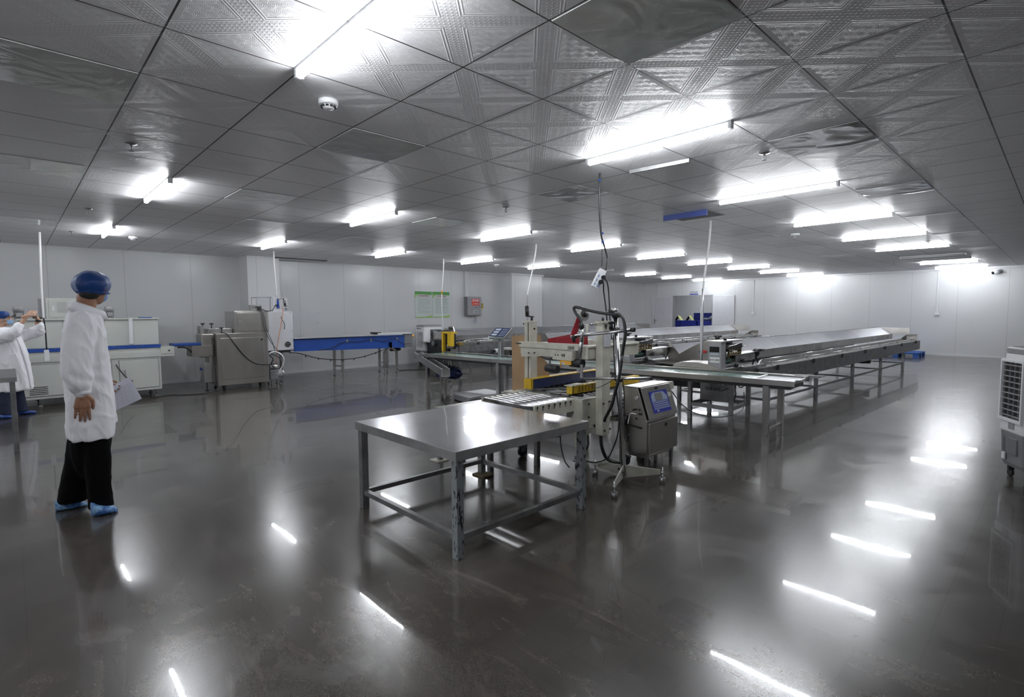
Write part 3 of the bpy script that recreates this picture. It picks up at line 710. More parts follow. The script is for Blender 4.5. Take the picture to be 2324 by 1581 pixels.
h = MB().box((X1-1.1, .10, .918), (X1-.02, 1.92, 1.37)).build('hood', 'machine_white', s, .006)
b = MB(); b.box((X1-1.13, .08, 1.362), (X1+.005, 1.94, 1.385)); b.build('hood_lid', 'machine_white', s, .004)
b = MB()
for y in (.62, 1.16): b.box((X1-.021, y, .93), (X1-.017, y+.006, 1.36))
b.build('panel_joint', 'mid_grey', h)
MB().box((X1-.02, 1.49, .94), (X1+.02, 1.545, 1.385)).build('bracket_strap', 'trim_white', s, .003)
MB().box((X1-.2, 1.66, 1.385), (X1-.05, 1.84, 1.40)).build('blue_plate', 'blue', s)
for y in (.12, 1.245):
    m_ = MB().lathe([(.062, 1.385), (.062, 1.40), (.052, 1.405), (.052, 1.50), (.066, 1.505), (.068, 1.56), (.058, 1.585), (.02, 1.59)], (X1-.12, y, 0)).build('fan_motor', 'mid_grey', s)
    b = MB()
    for k in range(12):
        a = 2*PI*k/12; b.bar((X1-.12+.055*math.cos(a), y+.055*math.sin(a), 1.405), (X1-.12+.055*math.cos(a), y+.055*math.sin(a), 1.5), .005, .012)
    b.build('cooling_fins', 'box_grey', m_)
    MB().box((X1-.066, y-.03, 1.42), (X1-.03, y+.04, 1.48)).build('terminal_box', 'mid_grey', m_, .004)
    MB().tube([(X1-.06, y-.03, 1.44), (X1-.05, y-.07, 1.43), (X1-.06, y-.09, 1.385)], .007).build('motor_cable', 'cable', m_)
cb = MB().box((-12.0, .46, 1.385), (-11.7, 1.05, 1.73)).build('control_cabinet', 'machine_white', s, .006)
MB().box((-11.7, .50, 1.41), (-11.69, 1.01, 1.70)).build('cabinet_door', 'machine_white', cb, .003)
louvre(.60, .73, 1.49, 8, -11.688, 'door_louvres', cb, 'mid_grey', .022)
MB().box((-11.69, .54, 1.52), (-11.676, .565, 1.60)).build('door_handle', 'trim_white', cb)
MB().prism([(-11.689, .76, 1.53), (-11.689, .86, 1.53), (-11.689, .81, 1.63)], (.003, 0, 0)).build('warning_triangle', 'yellow', cb)
MB().prism([(-11.686, .775, 1.537), (-11.686, .845, 1.537), (-11.686, .81, 1.61)], (.002, 0, 0)).build('warning_symbol', 'black', cb)
MB().box((-11.85, .33, 1.385), (-11.72, .44, 1.41)).build('black_switch', 'black', s)
b = MB(); b.box((-11.86, .37, 1.41), (-11.83, .42, 1.72)); b.build('cable_duct', 'mid_grey', s)
for x, y in ((X1-.05, .3), (X1-.05, 1.85), (X1-.6, 1.85), (X1-.05, 1.1), (X1-1.05, .3)): foot(x, y, .13, parent=s)
b = MB(); b.tube([(X1+.02, 1.28, .60), (X1+.05, 1.33, .50), (X1+.06, 1.42, .36), (X1+.05, 1.5, .3)], .009); b.build('black_strap', 'cable', s)

# bridge conveyor between the tunnel and the tall cabinet
s = thing('bridge_conveyor', 'short blue-edged conveyor bridging the white machine and the steel cabinet', 'conveyor', (-11.3, 2.35, .66))
MB().box((-11.55, 2.15, .865), (-11.12, 2.78, .91)).build('belt_bed', 'blue', s, .004)
MB().box((-11.56, 2.15, .86), (-11.11, 2.80, .872)).build('belt', 'black', s)
MB().box((-11.5, 2.42, .66), (-11.08, 2.78, .86)).build('drive_box', 'steel_panel', s, .004)
b = MB(); b.tube([(-11.12, 2.2, .85), (-11.12, 2.32, .84), (-11.12, 2.38, .80), (-11.12, 2.42, .74)], .018); b.build('curved_bracket', 'black', s)

# ------------------------------------------------------------------ tall stainless packing cabinet
X2 = -10.95
s = thing('packing_cabinet', 'tall two-tier stainless steel packing machine cabinet at the left wall', 'machine', (-11.3, 3.3, 0))
MB().box((X2-.75, 2.80, .09), (X2, 3.72, 1.08)).build('lower_body', 'steel_panel', s, .008)
d = MB().box((X2, 2.87, .20), (X2+.010, 3.64, .99)).build('lower_door', 'steel_panel', s, .006)
MB().cyl((X2+.01, 3.60, .94), (X2+.022, 3.60, .94), .018).build('lock', 'black', d)
MB().box((X2-.65, 3.13, 1.08), (X2-.03, 3.765, 1.50)).build('upper_body', 'steel_panel', s, .008)
d = MB().box((X2-.03, 3.17, 1.11), (X2-.018, 3.74, 1.47)).build('upper_door', 'steel_panel', s, .006)
b = MB(); b.cyl((X2-.018, 3.22, 1.31), (X2-.004, 3.22, 1.31), .012); b.box((X2-.018, 3.205, 1.27), (X2-.008, 3.235, 1.30)); b.build('lock', 'chrome', d)
cbx = MB().box((X2-.35, 3.46, 1.50), (X2-.10, 3.68, 1.62)).build('switch_box', 'steel', s, .004)
b = MB(); b.box((X2-.10, 3.54, 1.56), (X2-.06, 3.64, 1.59)); b.box((X2-.10, 3.58, 1.51), (X2-.05, 3.62, 1.56)); b.cyl((X2-.10, 3.495, 1.58), (X2-.092, 3.495, 1.58), .008); b.build('plugs', 'black', cbx)
fb = MB().box((X2-.55, 2.58, .63), (X2-.15, 2.80, 1.08)).build('feed_block', 'steel_panel', s, .02)
b = MB(); b.box((X2-.5, 2.60, 1.08), (X2-.42, 2.66, 1.22)); b.box((X2-.3, 2.60, 1.08), (X2-.26, 2.66, 1.22)); b.box((X2-.45, 2.7, 1.08), (X2-.15, 3.12, 1.17)); b.build('guide_plates', 'steel', fb, .004)
for x, y, z in ((X2-.42, 2.68, 1.20), (X2-.30, 2.80, 1.20), (X2-.14, 2.93, 1.12)):
    k = MB(); k.cyl((x, y, z-.04), (x, y, z+.05), .010)
    for j in range(6):
        a = 2*PI*j/6; k.cyl((x, y, z+.06), (x+.038*math.cos(a), y+.038*math.sin(a), z+.06), .011, .009, 8)
    k.cyl((x, y, z+.045), (x, y, z+.075), .022); k.build('star_knob', 'black', fb)
b = MB(); b.prism([(X2-.45, 2.6, .16), (X2-.15, 2.6, .16), (X2-.15, 2.6, .46), (X2-.15, 2.68, .52), (X2-.45, 2.68, .52), (X2-.45, 2.6, .46)], (0, .2, 0)); b.box((X2-.45, 2.70, .5), (X2-.15, 2.8, .65)); b.build('side_column', 'steel', s, .006)
MB().box((X2-.40, 2.596, .38), (X2-.25, 2.602, .43)).build('name_plate', 'sign_blue', s)
foot(X2-.22, 2.66, .16, parent=s, m='black'); foot(X2-.6, 2.9, .1, parent=s, m='black')
for y in (2.92, 3.58):
    b = MB(); b.cyl((X2-.1, y-.02, .045), (X2-.1, y+.02, .045), .045); b.box((X2-.13, y-.03, .06), (X2-.07, y+.03, .1)); b.build('caster', 'rubber', s)
b = MB(); b.tube([(X2-.12, 2.92, 1.10), (X2+.03, 2.98, 1.06), (X2+.03, 3.10, .88), (X2+.03, 3.25, .66), (X2+.03, 3.42, .50), (X2+.03, 3.56, .45), (X2+.02, 3.71, .435), (X2-.05, 3.74, .43)], .0095)
b.build('power_cable', 'cable', s)
b = MB(); b.tube([(X2-.2, 2.76, 1.09), (X2-.12, 2.775, .95), (X2-.10, 2.775, .6), (X2-.06, 2.77, .3), (X2-.05, 2.78, .12), (X2-.02, 2.8, .02), (X2+.08, 2.66, .012), (X2+.22, 2.45, .012), (X2+.12, 2.2, .012), (X2-.02, 2.0, .012), (X2+.1, 1.75, .012)], .010); b.build('floor_cable', 'cable', s)
b = MB()
for k, dy in enumerate((0, .03)):
    b.tube([(X2-.05, 3.60+dy, 1.53), (X2+.02, 3.62+dy, 1.45), (X2+.02, 3.66+dy, 1.15), (X2+.02, 3.76+dy, .9), (X2+.02, 3.90-dy*2, .70)], .006)
b.tube([(X2-.05, 3.62, 1.55), (X2, 3.72, 1.5), (X2-.05, 3.85, 1.52), (X2-.2, 3.95, 1.6), (X2-.3, 4.02, 1.62)], .008); b.build('control_cables', 'cable', s)

# white module with acrylic frame and regulator
X3 = -11.3
s = thing('gas_module', 'white box with air regulators and a clear frame on top beside the steel cabinet', 'machine', (-11.5, 4.1, .66))
MB().box((X3-.5, 3.80, .68), (X3, 4.36, 1.49)).build('housing', 'white_plate', s, .006)
MB().box((X3-.03, 4.36, 1.23), (X3-.02, 4.94, 1.47)).build('clear_side_panel', 'clear_plastic', s)
b = MB()
for z in (1.25, 1.45): b.cyl((X3-.02, 4.90, z), (X3-.01, 4.90, z), .008, n=8)
for y, z in ((4.31, 1.46), (4.31, .71), (4.33, 1.08)): b.cyl((X3, y, z), (X3+.006, y, z), .008, n=8)
b.build('screws', 'steel_dull', s)
fan = MB().cyl((X3, 4.24, .80), (X3+.012, 4.24, .80), .058).build('fan_guard', 'black', s)
b = MB()
for k in range(4): a = PI/4+k*PI/2; b.cyl((X3+.012, 4.24+.03*math.cos(a), .8+.03*math.sin(a)), (X3+.016, 4.24+.03*math.cos(a), .8+.03*math.sin(a)), .011)
b.build('fan_holes', 'mid_grey', fan)
fr = MB(); fr.bar((X3-.1, 3.68, 1.78), (X3-.1, 3.98, 1.79), .014); fr.bar((X3-.4, 3.68, 1.78), (X3-.4, 3.98, 1.79), .014); fr.bar((X3-.1, 3.68, 1.5), (X3-.1, 3.68, 1.79), .010); fr.bar((X3-.1, 3.95, 1.5), (X3-.1, 3.95, 1.79), .035, .01); fr.bar((X3-.4, 3.68, 1.5), (X3-.4, 3.68, 1.79), .01); fr.bar((X3-.4, 3.68, 1.78), (X3-.1, 3.68, 1.78), .014); fr.bar((X3-.4, 3.98, 1.785), (X3-.1, 3.98, 1.785), .014)
fr.build('clear_frame', 'mid_grey', s)
MB().box((X3-.11, 3.70, 1.5), (X3-.105, 3.94, 1.77)).build('frame_pane', 'clear_plastic', s)
pl = MB().box((X3-.12, 4.0, 1.49), (X3-.10, 4.29, 1.775)).build('regulator_plate', 'white_plate', s)
b = MB(); b.cyl((X3-.09, 4.10, 1.60), (X3-.09, 4.10, 1.73), .022); b.cyl((X3-.09, 4.10, 1.56), (X3-.09, 4.10, 1.60), .03); b.build('regulator', 'blue', pl)
b = MB(); b.cyl((X3-.09, 4.10, 1.735), (X3-.09, 4.10, 1.76), .014); b.cyl((X3-.08, 4.24, 1.69), (X3-.08, 4.24, 1.72), .014); b.cyl((X3-.08, 4.24, 1.62), (X3-.08, 4.24, 1.67), .022); b.cyl((X3-.1, 4.22, 1.75), (X3-.09, 4.22, 1.75), .014); b.cyl((X3-.1, 4.06, 1.62), (X3-.05, 4.06, 1.62), .016); b.build('gauges', 'black', pl)
b = MB(); b.cyl((X3-.08, 4.23, 1.5), (X3-.08, 4.23, 1.62), .012); b.cyl((X3-.08, 4.27, 1.5), (X3-.08, 4.27, 1.62), .012); b.cyl((X3-.04, 4.10, 1.40), (X3-.04, 4.10, 1.5), .01); b.build('pipes', 'chrome', pl)
MB().tube([(X3-.05, 4.16, 1.60), (X3+.02, 4.15, 1.45), (X3+.02, 4.10, 1.2), (X3+.02, 4.04, .9), (X3+.02, 4.0, .65), (X3+.05, 3.98, .42)], .005).build('orange_hose', 'orange', s)
MB().tube([(X3-.03, 4.12, 1.42), (X3+.02, 4.13, 1.33), (X3+.02, 4.18, 1.22), (X3+.02, 4.17, 1.12)], .006).build('black_hose', 'cable', s)
MB().tube([(X3-.08, 4.12, 1.74), (X3-.04, 4.18, 1.76), (X3-.04, 4.2, 1.66)], .006).build('black_hose', 'cable', s)
MB().box((X3-.45, 3.80, .63), (X3-.02, 4.30, .68)).build('base_plate', 'black', s)
for y in (3.86, 4.22): MB().box((X3-.45, y, .0), (X3-.40, y+.05, .64)).build('rear_leg', 'steel_dull', s)

# vacuum pump under it
s = thing('vacuum_pump', 'grey vacuum pump with curved hoses on the floor behind the steel cabinet', 'pump', (-11.25, 3.93, 0))
MB().box((-11.35, 3.80, .10), (-11.12, 3.97, .30)).build('pump_body', 'grey_plastic', s, .01)
MB().cyl((-11.2, 3.88, .21), (-11.2, 4.06, .21), .085).build('motor', 'mid_grey', s)
MB().cyl((-11.2, 4.06, .21), (-11.2, 4.075, .21), .088).build('fan_cover', 'chrome', s)
MB().cyl((-11.24, 3.83, .36), (-11.24, 3.98, .36), .06).build('filter_drum', 'steel', s)
b = MB(); b.tube([(-11.25, 3.83, .62), (-11.22, 3.93, .66), (-11.2, 4.05, .60), (-11.2, 4.1, .48), (-11.2, 4.07, .35), (-11.2, 4.0, .27)], .024); b.build('steel_hose', 'steel_bright', s)
b = MB(); b.tube([(-11.2, 3.82, .60), (-11.16, 3.88, .52), (-11.16, 3.84, .42), (-11.16, 3.9, .34)], .012); b.tube([(-11.2, 3.86, .62), (-11.12, 3.98, .55), (-11.12, 4.03, .4), (-11.14, 3.98, .3)], .009); b.build('black_hose', 'hose', s)
for x, y in ((-11.33, 3.83), (-11.15, 3.83), (-11.33, 4.0), (-11.15, 4.0)): foot(x, y, .13, parent=s, r=.025)

# ------------------------------------------------------------------ long blue conveyor by the left wall
s = thing('belt_conveyor', 'long blue-sided belt conveyor along the left wall', 'conveyor', (-11.5, 5.8, 0))
sp = MB(); sp.prism([(X3, 4.37, .64), (X3, 7.12, .585), (X3, 7.12, .90), (X3, 4.37, .885)], (-.02, 0, 0)); sp.build('side_panel', 'blue', s)
sp = MB(); sp.prism([(X3-.38, 4.37, .64), (X3-.38, 7.12, .585), (X3-.38, 7.12, .90), (X3-.38, 4.37, .885)], (-.02, 0, 0)); sp.build('rear_side_panel', 'blue', s)
MB().box((X3-.38, 4.37, .80), (X3-.02, 7.2, .86)).build('belt', 'belt_white', s)
b = MB(); b.box((X3-.03, 4.37, .925), (X3+.05, 7.0, .935)); b.box((X3+.045, 4.37, .91), (X3+.05, 7.0, .935)); b.prism([(X3-.35, 4.37, .93), (X3-.03, 4.37, .93), (X3-.03, 6.6, .93), (X3-.35, 6.6, .96)], (0, 0, .006)); b.build('steel_top_guide', 'steel_bright', s)
MB().box((X3+.0, 6.35, .93), (X3+.05, 7.25, .965)).build('end_guide', 'trim_white', s, .004)
MB().box((X3-.3, 6.32, .955), (X3, 6.45, .985)).build('sensor', 'black', s)
MB().box((X3-.40, 7.08, .60), (X3+.015, 7.32, .925)).build('drive_housing', 'grey_plastic', s, .02)
MB().cyl((X3+.0, 7.30, .87), (X3+.0, 7.35, .87), .03).build('emergency_stop', 'orange_light', s)
MB().cyl((X3-.28, 6.85, .545), (X3-.28, 7.12, .545), .05).build('drive_motor', 'black', s)
b = MB()
for y in (5.55, 6.15, 6.85): b.box((X3, y, .78), (X3+.015, y+.04, .84))
b.build('panel_clips', 'mid_grey', s)
b = MB(); b.tube([(X3+.01, 4.9, .635), (X3+.015, 5.2, .68), (X3+.02, 5.5, .80), (X3+.02, 5.85, .785), (X3+.02, 6.15, .82), (X3+.02, 6.5, .775), (X3+.02, 6.8, .83), (X3+.02, 6.95, .74), (X3+.02, 7.1, .68), (X3+.02, 7.25, .69)], .007); b.build('panel_cable', 'cable', s)
b = MB(); b.tube([(X3+.02, 4.25, .62), (X3+.02, 4.45, .60), (X3, 4.9, .46), (X3, 5.4, .40), (X3, 5.9, .42), (X3, 6.35, .52), (X3, 6.6, .60)], .010); b.build('hanging_cable', 'cable', s)
b = MB()
for k in range(7): y = 4.6+.28*k; z = .60-.2*math.sin(PI*(k+.6)/7.6); b.box((X3-.005, y, z-.05), (X3+.005, y+.02, z))
b.build('cable_ties', 'cable', s)
b = MB(); b.tube([(X3-.2, 6.95, .50), (X3-.2, 6.96, .2), (X3-.18, 7.0, .03), (X3-.1, 7.25, .012), (X3+.1, 7.6, .012), (X3+.25, 8.0, .012)], .009); b.build('floor_cable', 'cable', s)
for (xa, ya), (xb, yb) in (((-11.9+.2, 5.44), (-11.62+.28, 5.47)), ((-11.72, 6.62), (-11.34, 6.61))):
    for x, y in ((xa, ya), (xb, yb)):
        l = MB(); l.box((x-.025, y-.025, .12), (x+.025, y+.025, .62)); lg = l.build('leg', 'steel', s); foot(x, y, .13, parent=lg)
    MB().bar((xa, ya, .24), (xb, yb, .24), .035).build('stretcher', 'steel', s)
for x, y in ((-11.28, 6.50), (-11.28, 6.84)):
    l = MB(); l.bar((x, 6.68, .74), (x, 6.68, .60), .05); l.bar((x, 6.68, .62), (x, y, .5), .045); l.bar((x, y, .52), (x, y, .11), .045); lg = l.build('leg', 'steel', s); foot(x, y, .12, parent=lg)

# ------------------------------------------------------------------ three packing lines (one prototype, three places)
def packing_line(lab):
    L = 9.3
    s = thing('packing_line', lab, 'machine', local=True, group='long stainless packing lines')
    b = MB(); n = 5
    for k in range(n):
        y0, y1 = .15+k*(L-.55)/n, .15+(k+1)*(L-.55)/n-.006
        b.sheet([(-.72, y0, 1.0), (-.45, y0, .84), (-.45, y1, .84), (-.72, y1, 1.0)], .003)
    b.build('hopper_slope', 'steel_bright', s)
    b = MB(); b.box((-.74, .15, .995), (-.715, L-.4, 1.012)); b.build('ridge_cap', 'chrome', s)
    b = MB(); b.sheet([(-.74, .15, 1.0), (-1.30, .15, .76), (-1.30, L-.4, .76), (-.74, L-.4, 1.0)], .003); b.sheet([(-1.30, .15, .76), (-1.46, .15, .93), (-1.46, L-.4, .93), (-1.30, L-.4, .76)], .003); b.build('rear_slope', 'steel_bright', s)
    b = MB(); b.box((-.453, .15, .715), (-.448, L-.4, .84)); b.build('hopper_lip', 'steel', s)
    b = MB(); b.prism([(-1.50, .15, .66), (-.44, .15, .66), (-.44, .15, .86), (-.60, .15, 1.02), (-.84, .15, 1.02), (-1.10, .15, .90), (-1.31, .15, .78), (-1.46, .15, .95), (-1.50, .15, .93)], (0, -.012, 0)); b.build('end_cheek', 'steel_panel', s)
    b = MB(); b.cyl((-.88, .14, .84), (-.88, .10, .84), .022); b.build('emergency_stop', 'sign_red', s)
    MB().box((-.96, .125, .82), (-.93, .138, .86)).build('switch', 'black', s)
    MB().box((-.68, .125, .70), (-.56, .138, .77)).build('name_plate', 'trim_white', s)
    b = MB(); b.box((-1.55, -.25, .645), (-.44, .15, .66)); b.build('near_table', 'steel_panel', s, .002)
    MB().box((-1.45, -.05, .30), (-.60, .12, .64)).build('drive_cover', 'black', s, .01)
    b = MB(); b.box((-.44, .10, .64), (-.04, L+.25, .655)); b.build('belt', 'belt_white', s)
    b = MB(); b.box((-.30, .10, .655), (-.28, L, .70)); b.box((-.16, .10, .655), (-.145, L, .685)); b.build('belt_divider', 'steel', s)
    b = MB(); b.cyl((-.20, .5, .735), (-.20, L-.7, .735), .012, n=12); b.cyl((-.08, .3, .70), (-.08, L+.1, .70), .010, n=8); b.tube([(-.20, .52, .735), (-.14, .3, .72), (-.1, .15, .69)], .012, fine=3); b.build('guide_rail', 'chrome', s)
    b = MB()
    for k in range(7): y = .5+k*1.42; b.box((-.095, y, .685), (-.065, y+.03, .72)); b.bar((-.2, y, .735), (-.03, y+.05, .65), .008)
    b.build('rail_brackets', 'steel_dull', s)
    b = MB()
    for k in range(7): y = .55+k*1.42; b.box((.0, y, .60), (.022, y+.05, .672))
    b.build('side_clips', 'black', s)
    b = MB(); b.box((-.015, 0, .44), (0, L+.3, .655)); b.box((-.04, 0, .435), (-.0, L+.3, .45)); b.box((-.04, 0, .645), (0, L+.3, .66)); b.build('side_panel', 'steel_dull', s)
    b = MB(); b.box((-1.5, 0, .44), (-1.485, L+.3, .655)); b.build('rear_side_panel', 'steel_dull', s)
    b = MB(); b.box((-.80, L-.42, .83), (-.09, L-.41, 1.0)); b.build('end_fin', 'steel_panel', s)
    b = MB(); b.box((-.26, L+.1, .66), (-.03, L+.11, .82)); b.prism([(-.26, L+.1, .66), (-.26, L+.1, .80), (-.34, L-.2, .70)], (.006, 0, 0)); b.build('end_plate', 'steel_panel', s)
    for k in range(5):
        y = .35+k*1.93
        for x in (-.04, -1.42): MB().box((x-.025, y-.025, 0), (x+.025, y+.025, .44)).build('leg', 'steel_dull', s)
        MB().bar((-.06, y, .18), (-1.40, y, .18), .03).build('cross_rail', 'steel_dull', s)
    for x in (-.04, -1.42): MB().bar((x, .37, .18), (x, .33+4*1.93, .18), .028).build('long_rail', 'steel_dull', s)
    b = MB(); b.cyl((-.3, 6.0, .36), (-.55, 6.0, .36), .07); b.box((-.3, 5.93, .3), (-.2, 6.07, .43)); b.build('drive_motor', 'rubber', s)
    return s
P = packing_line('stainless packing line nearest the camera at the right')
for o, loc, rz, lab in ((P, (-2.85, 7.4, 0), -.0298, None), (None, (-6.82, 7.85, 0), -.012, 'middle one of the three long stainless packing lines'), (None, (-10.66, 8.35, 0), -.01, 'stainless packing line furthest left, beside the left wall')):
    if o is None: o = copy_tree(P); o['label'] = lab
    o.location = loc; o.rotation_euler = (0, 0, rz)

# ------------------------------------------------------------------ labelling heads at the ends of the near line
def head(lab):
    s = thing('sealing_machine', lab, 'machine', local=True, group='packing heads over the cross conveyor')
    cb = MB().box((-.17, 0, .60), (0, .13, 1.06)).build('control_box', 'mid_grey', s, .004)
    MB().box((-.15, -.004, .93), (-.025, 0, 1.0)).build('display', 'screen_dark', cb)
    MB().box((-.14, -.004, .895), (-.03, 0, .92)).build('white_strip', 'lcd', cb)
    MB().box((-.145, -.004, .80), (-.02, 0, .865)).build('number_plate', 'sign_white', cb)
    text('lettering', 'BYC30S', 'sign_black', cb, (-.083, -.006, .832), (1, 0, 0), (0, 0, 1), .036)
    MB().box((-.20, .0, 1.055), (.01, .60, 1.07)).build('top_plate', 'steel', s)
    MB().box((-.19, .13, .76), (-.15, .66, 1.055)).build('back_plate', 'black', s)
    b = MB(); b.box((-.15, .12, .96), (.0, .62, 1.02)); b.cyl((-.08, .06, 1.09), (-.08, .06, 1.13), .03); b.cyl((-.08, .28, 1.07), (-.08, .28, 1.10), .02); b.box((-.12, .04, 1.12), (-.04, .10, 1.14)); b.build('sealing_arm', 'black', s)
    b = MB()
    for k in range(5):
        for z in (.90, .945, .985): b.cyl((-.02, .24+.07*k, z), (-.02, .29+.07*k, z), .016, n=10)
    b.box((-.06, .22, .87), (-.01, .60, .885)); b.box((-.05, .58, .84), (0, .60, 1.02)); b.box((-.05, .22, .84), (0, .235, 1.0)); b.build('gear_train', 'brass', s)
    b = MB()
    for z in (.90, .95): b.cyl((-.04, .13, z), (-.04, .24, z), .008)
    b.cyl((.0, .62, .98), (.0, .76, .98), .006); b.tube([(-.01, .16, .97), (.005, .24, 1.0), (.005, .40, 1.01), (.0, .58, 1.03)], .006); b.cyl((.0, .16, .86), (.0, .16, .93), .007); b.build('chrome_rods', 'chrome', s)
    b = MB(); b.cyl((-.08, .14, .815), (-.08, .40, .815), .045); b.box((-.15, .13, .80), (-.02, .42, .825)); b.build('green_roller', 'green_belt', s)
    b = MB(); b.box((-.14, .44, .78), (.0, 1.05, .865)); b.prism([(-.14, .44, .868), (0, .44, .868), (.03, 1.1, .885), (-.14, 1.1, .885)], (0, 0, .005)); b.build('feed_channel', 'steel', s, .004)
    b = MB(); b.box((-.12, .13, .715), (.0, .56, .765)); mt = b.build('aluminium_rail', 'steel_bright', s, .003)
    b = MB(); b.box((0, .18, .735), (.006, .30, .748)); b.cyl((.0, .42, .74), (.03, .42, .74), .026); b.cyl((-.02, .60, .80), (.03, .60, .80), .025); b.build('rail_knobs', 'black', mt)
    b = MB(); b.ell((-.03, 1.14, .86), (.05, .07, .06)); b.cyl((-.03, 1.1, .78), (-.03, 1.14, .9), .03); b.cyl((.02, 1.12, .9), (.03, 1.26, .9), .02); b.bar((-.03, 1.14, .80), (-.03, 1.0, .66), .015); b.bar((-.03, 1.16, .80), (-.03, 1.28, .66), .012); b.build('feed_motor', 'black', s)
    b = MB(); b.sheet([(-.16, .02, .72), (.0, .02, .72), (-.04, .10, .66), (-.13, .10, .66)], .003); b.sheet([(.02, .02, .72), (.02, .62, .72), (-.03, .42, .66), (-.03, .10, .66)], .003); b.sheet([(-.18, .02, .72), (-.18, .62, .72), (-.13, .42, .66), (-.13, .10, .66)], .003); b.build('discharge_chute', 'steel', s)
    b = MB(); b.box((-.15, .62, .60), (.04, 1.35, .70)); b.build('frame_beam', 'steel_dull', s)
    for x, y in ((-.52, .22), (.06, .18), (-.50, .75), (.02, .80)):
        MB().box((x-.024, y-.024, 0), (x+.024, y+.024, .60)).build('leg', 'steel_dull', s)
    b = MB()
    for a, c in (((-.52, .22), (.06, .18)), ((-.5, .75), (.02, .8)), ((-.52, .22), (-.5, .75)), ((.06, .18), (.02, .8))): b.bar((*a, .20), (*c, .20), .03, .05)
    b.build('leg_rails', 'steel_dull', s)
    MB().box((-.56, .60, .55), (.04, .90, .61)).build('frame_top', 'steel_dull', s)
    b = MB(); b.prism([(-.66, -.02, .71), (-.62, -.02, .755), (-.52, -.02, .785), (-.30, -.02, .79), (-.10, -.02, .765), (-.02, -.02, .72), (-.02, -.02, .71)], (0, .30, 0)); b.build('curved_hood', 'steel_panel', s, .012)
    return s
hd = head('packing head with a lit-less display and green roller at the near packing line, right one')
hd['label'] = 'packing head with dark display on the right, above the green belt end'
hd.location = (-2.95, 6.42, 0)
h2 = copy_tree(hd); h2.location = (-4.33, 6.48, 0); h2['label'] = 'packing head left of the steel conduit, partly behind the camera stand'

s = thing('electrical_cabinet', 'grey electrical cabinet with a lightning symbol hanging under the packing head', 'electrical box', (-3.26, 7.0, .22))
MB().box((-3.46, 6.9, .225), (-3.08, 7.12, .56)).build('cabinet', 'mid_grey', s, .005)
b = MB(); n = 24; c0 = V((-3.28, 6.896, .475))
for k in range(n):
    a0, a1 = 2*PI*k/n, 2*PI*(k+1)/n
    b.bar(c0+V((.042*math.cos(a0), 0, .042*math.sin(a0))), c0+V((.042*math.cos(a1), 0, .042*math.sin(a1))), .004, .004)
b.prism([c0+V(p) for p in ((.008, 0, .030), (-.018, 0, -.004), (-.002, 0, -.004), (-.008, 0, -.03), (.018, 0, .006), (.002, 0, .006))], (0, .003, 0)); b.build('lightning_symbol', 'black', s)
text('lettering', '注意安全', 'sign_black', s, (-3.27, 6.896, .39), (1, 0, 0), (0, 0, 1), .056)
MB().cyl((-3.13, 6.9, .475), (-3.13, 6.885, .475), .018).build('lock', 'chrome', s)
b = MB(); b.bar((-3.42, 6.98, .55), (-3.42, 6.98, .61), .03); b.bar((-3.12, 6.98, .55), (-3.12, 6.98, .61), .03); b.build('hanger', 'steel_dull', s)
b = MB(); b.tube([(-3.08, 6.95, .35), (-3.0, 6.92, .40), (-2.96, 6.9, .36), (-2.98, 6.9, .26), (-2.93, 6.9, .22)], .008); b.tube([(-3.14, 6.86, .38), (-3.05, 6.85, .42), (-2.98, 6.88, .43), (-2.96, 6.9, .5)], .007); b.tube([(-2.96, 6.9, .5), (-2.88, 6.88, .53), (-2.86, 6.88, .47), (-2.9, 6.88, .45), (-2.95, 6.9, .5)], .008); b.build('cables', 'cable', s)

# yellow guarded head at the far left end of the cross conveyor
q = PZ(1010, 800, .70); yx, yy = q.x-.15, q.y+.45
s = thing('sealing_machine', 'packing head with yellow guards at the far left end of the cross conveyor', 'machine', (yx, yy, .62))
k = .0
x0, x1 = PY(1003, 760, yy).x, PY(1029, 760, yy).x
b = MB(); b.box((x0, yy-.01, .62), (x0+.05, yy+.05, 1.06)); b.box((x0, yy-.01, 1.03), (x1, yy+.10, 1.065)); b.box((x0+.23, yy-.04, .78), (x1, yy+.02, 1.06)); b.build('yellow_guard', 'yellow', s, .004)
MB().box((x0+.05, yy+.05, .72), (x1-.10, yy+.14, 1.02)).build('interior', 'black', s)
b = MB(); b.box((x1-.02, yy+.1, .80), (x1+.25, yy+.2, .86)); b.box((x0+.24, yy-.03, .74), (x1, yy, .775)); b.build('steel_frame', 'steel', s)
b = MB(); b.box((x0-.42, yy, .74), (x0, yy+.2, .90)); b.cyl((x0-.24, yy-.05, .82), (x0-.24, yy, .82), .06); b.build('drive_unit', 'rubber', s, .006)
b = MB(); b.cyl((x0-.24, yy-.06, .82), (x0-.24, yy-.05, .82), .045); b.box((x0-.42, yy-.008, .86), (x0-.34, yy, .89)); b.cyl((x0+.24, yy-.05, .70), (x0+.24, yy-.05, .82), .008); b.build('drive_cover', 'steel', s)
b = MB(); b.tube([(x0-.1, yy, .76), (x0-.12, yy-.02, .66), (x0-.10, yy-.02, .60)], .007); b.bar((x0-.15, yy+.0, 1.075), (x0+.2, yy+.0, 1.085), .02); b.build('black_parts', 'cable', s)
b = MB(); b.prism([(x0+.1, yy+.05, 1.07), (x0+.34, yy+.05, 1.07), (x0+.30, yy+.05, 1.17), (x0+.16, yy+.05, 1.17)], (0, .02, 0)); b.build('slotted_plate', 'steel', s)
b = MB()
for j in range(4): b.box((x0+.17+.035*j, yy+.046, 1.10), (x0+.19+.035*j, yy+.052, 1.15))
b.build('slots', 'black', s)
MB().box((x1-.02, yy+.12, .0), (x1+.03, yy+.17, .80)).build('leg', 'steel_dull', s)

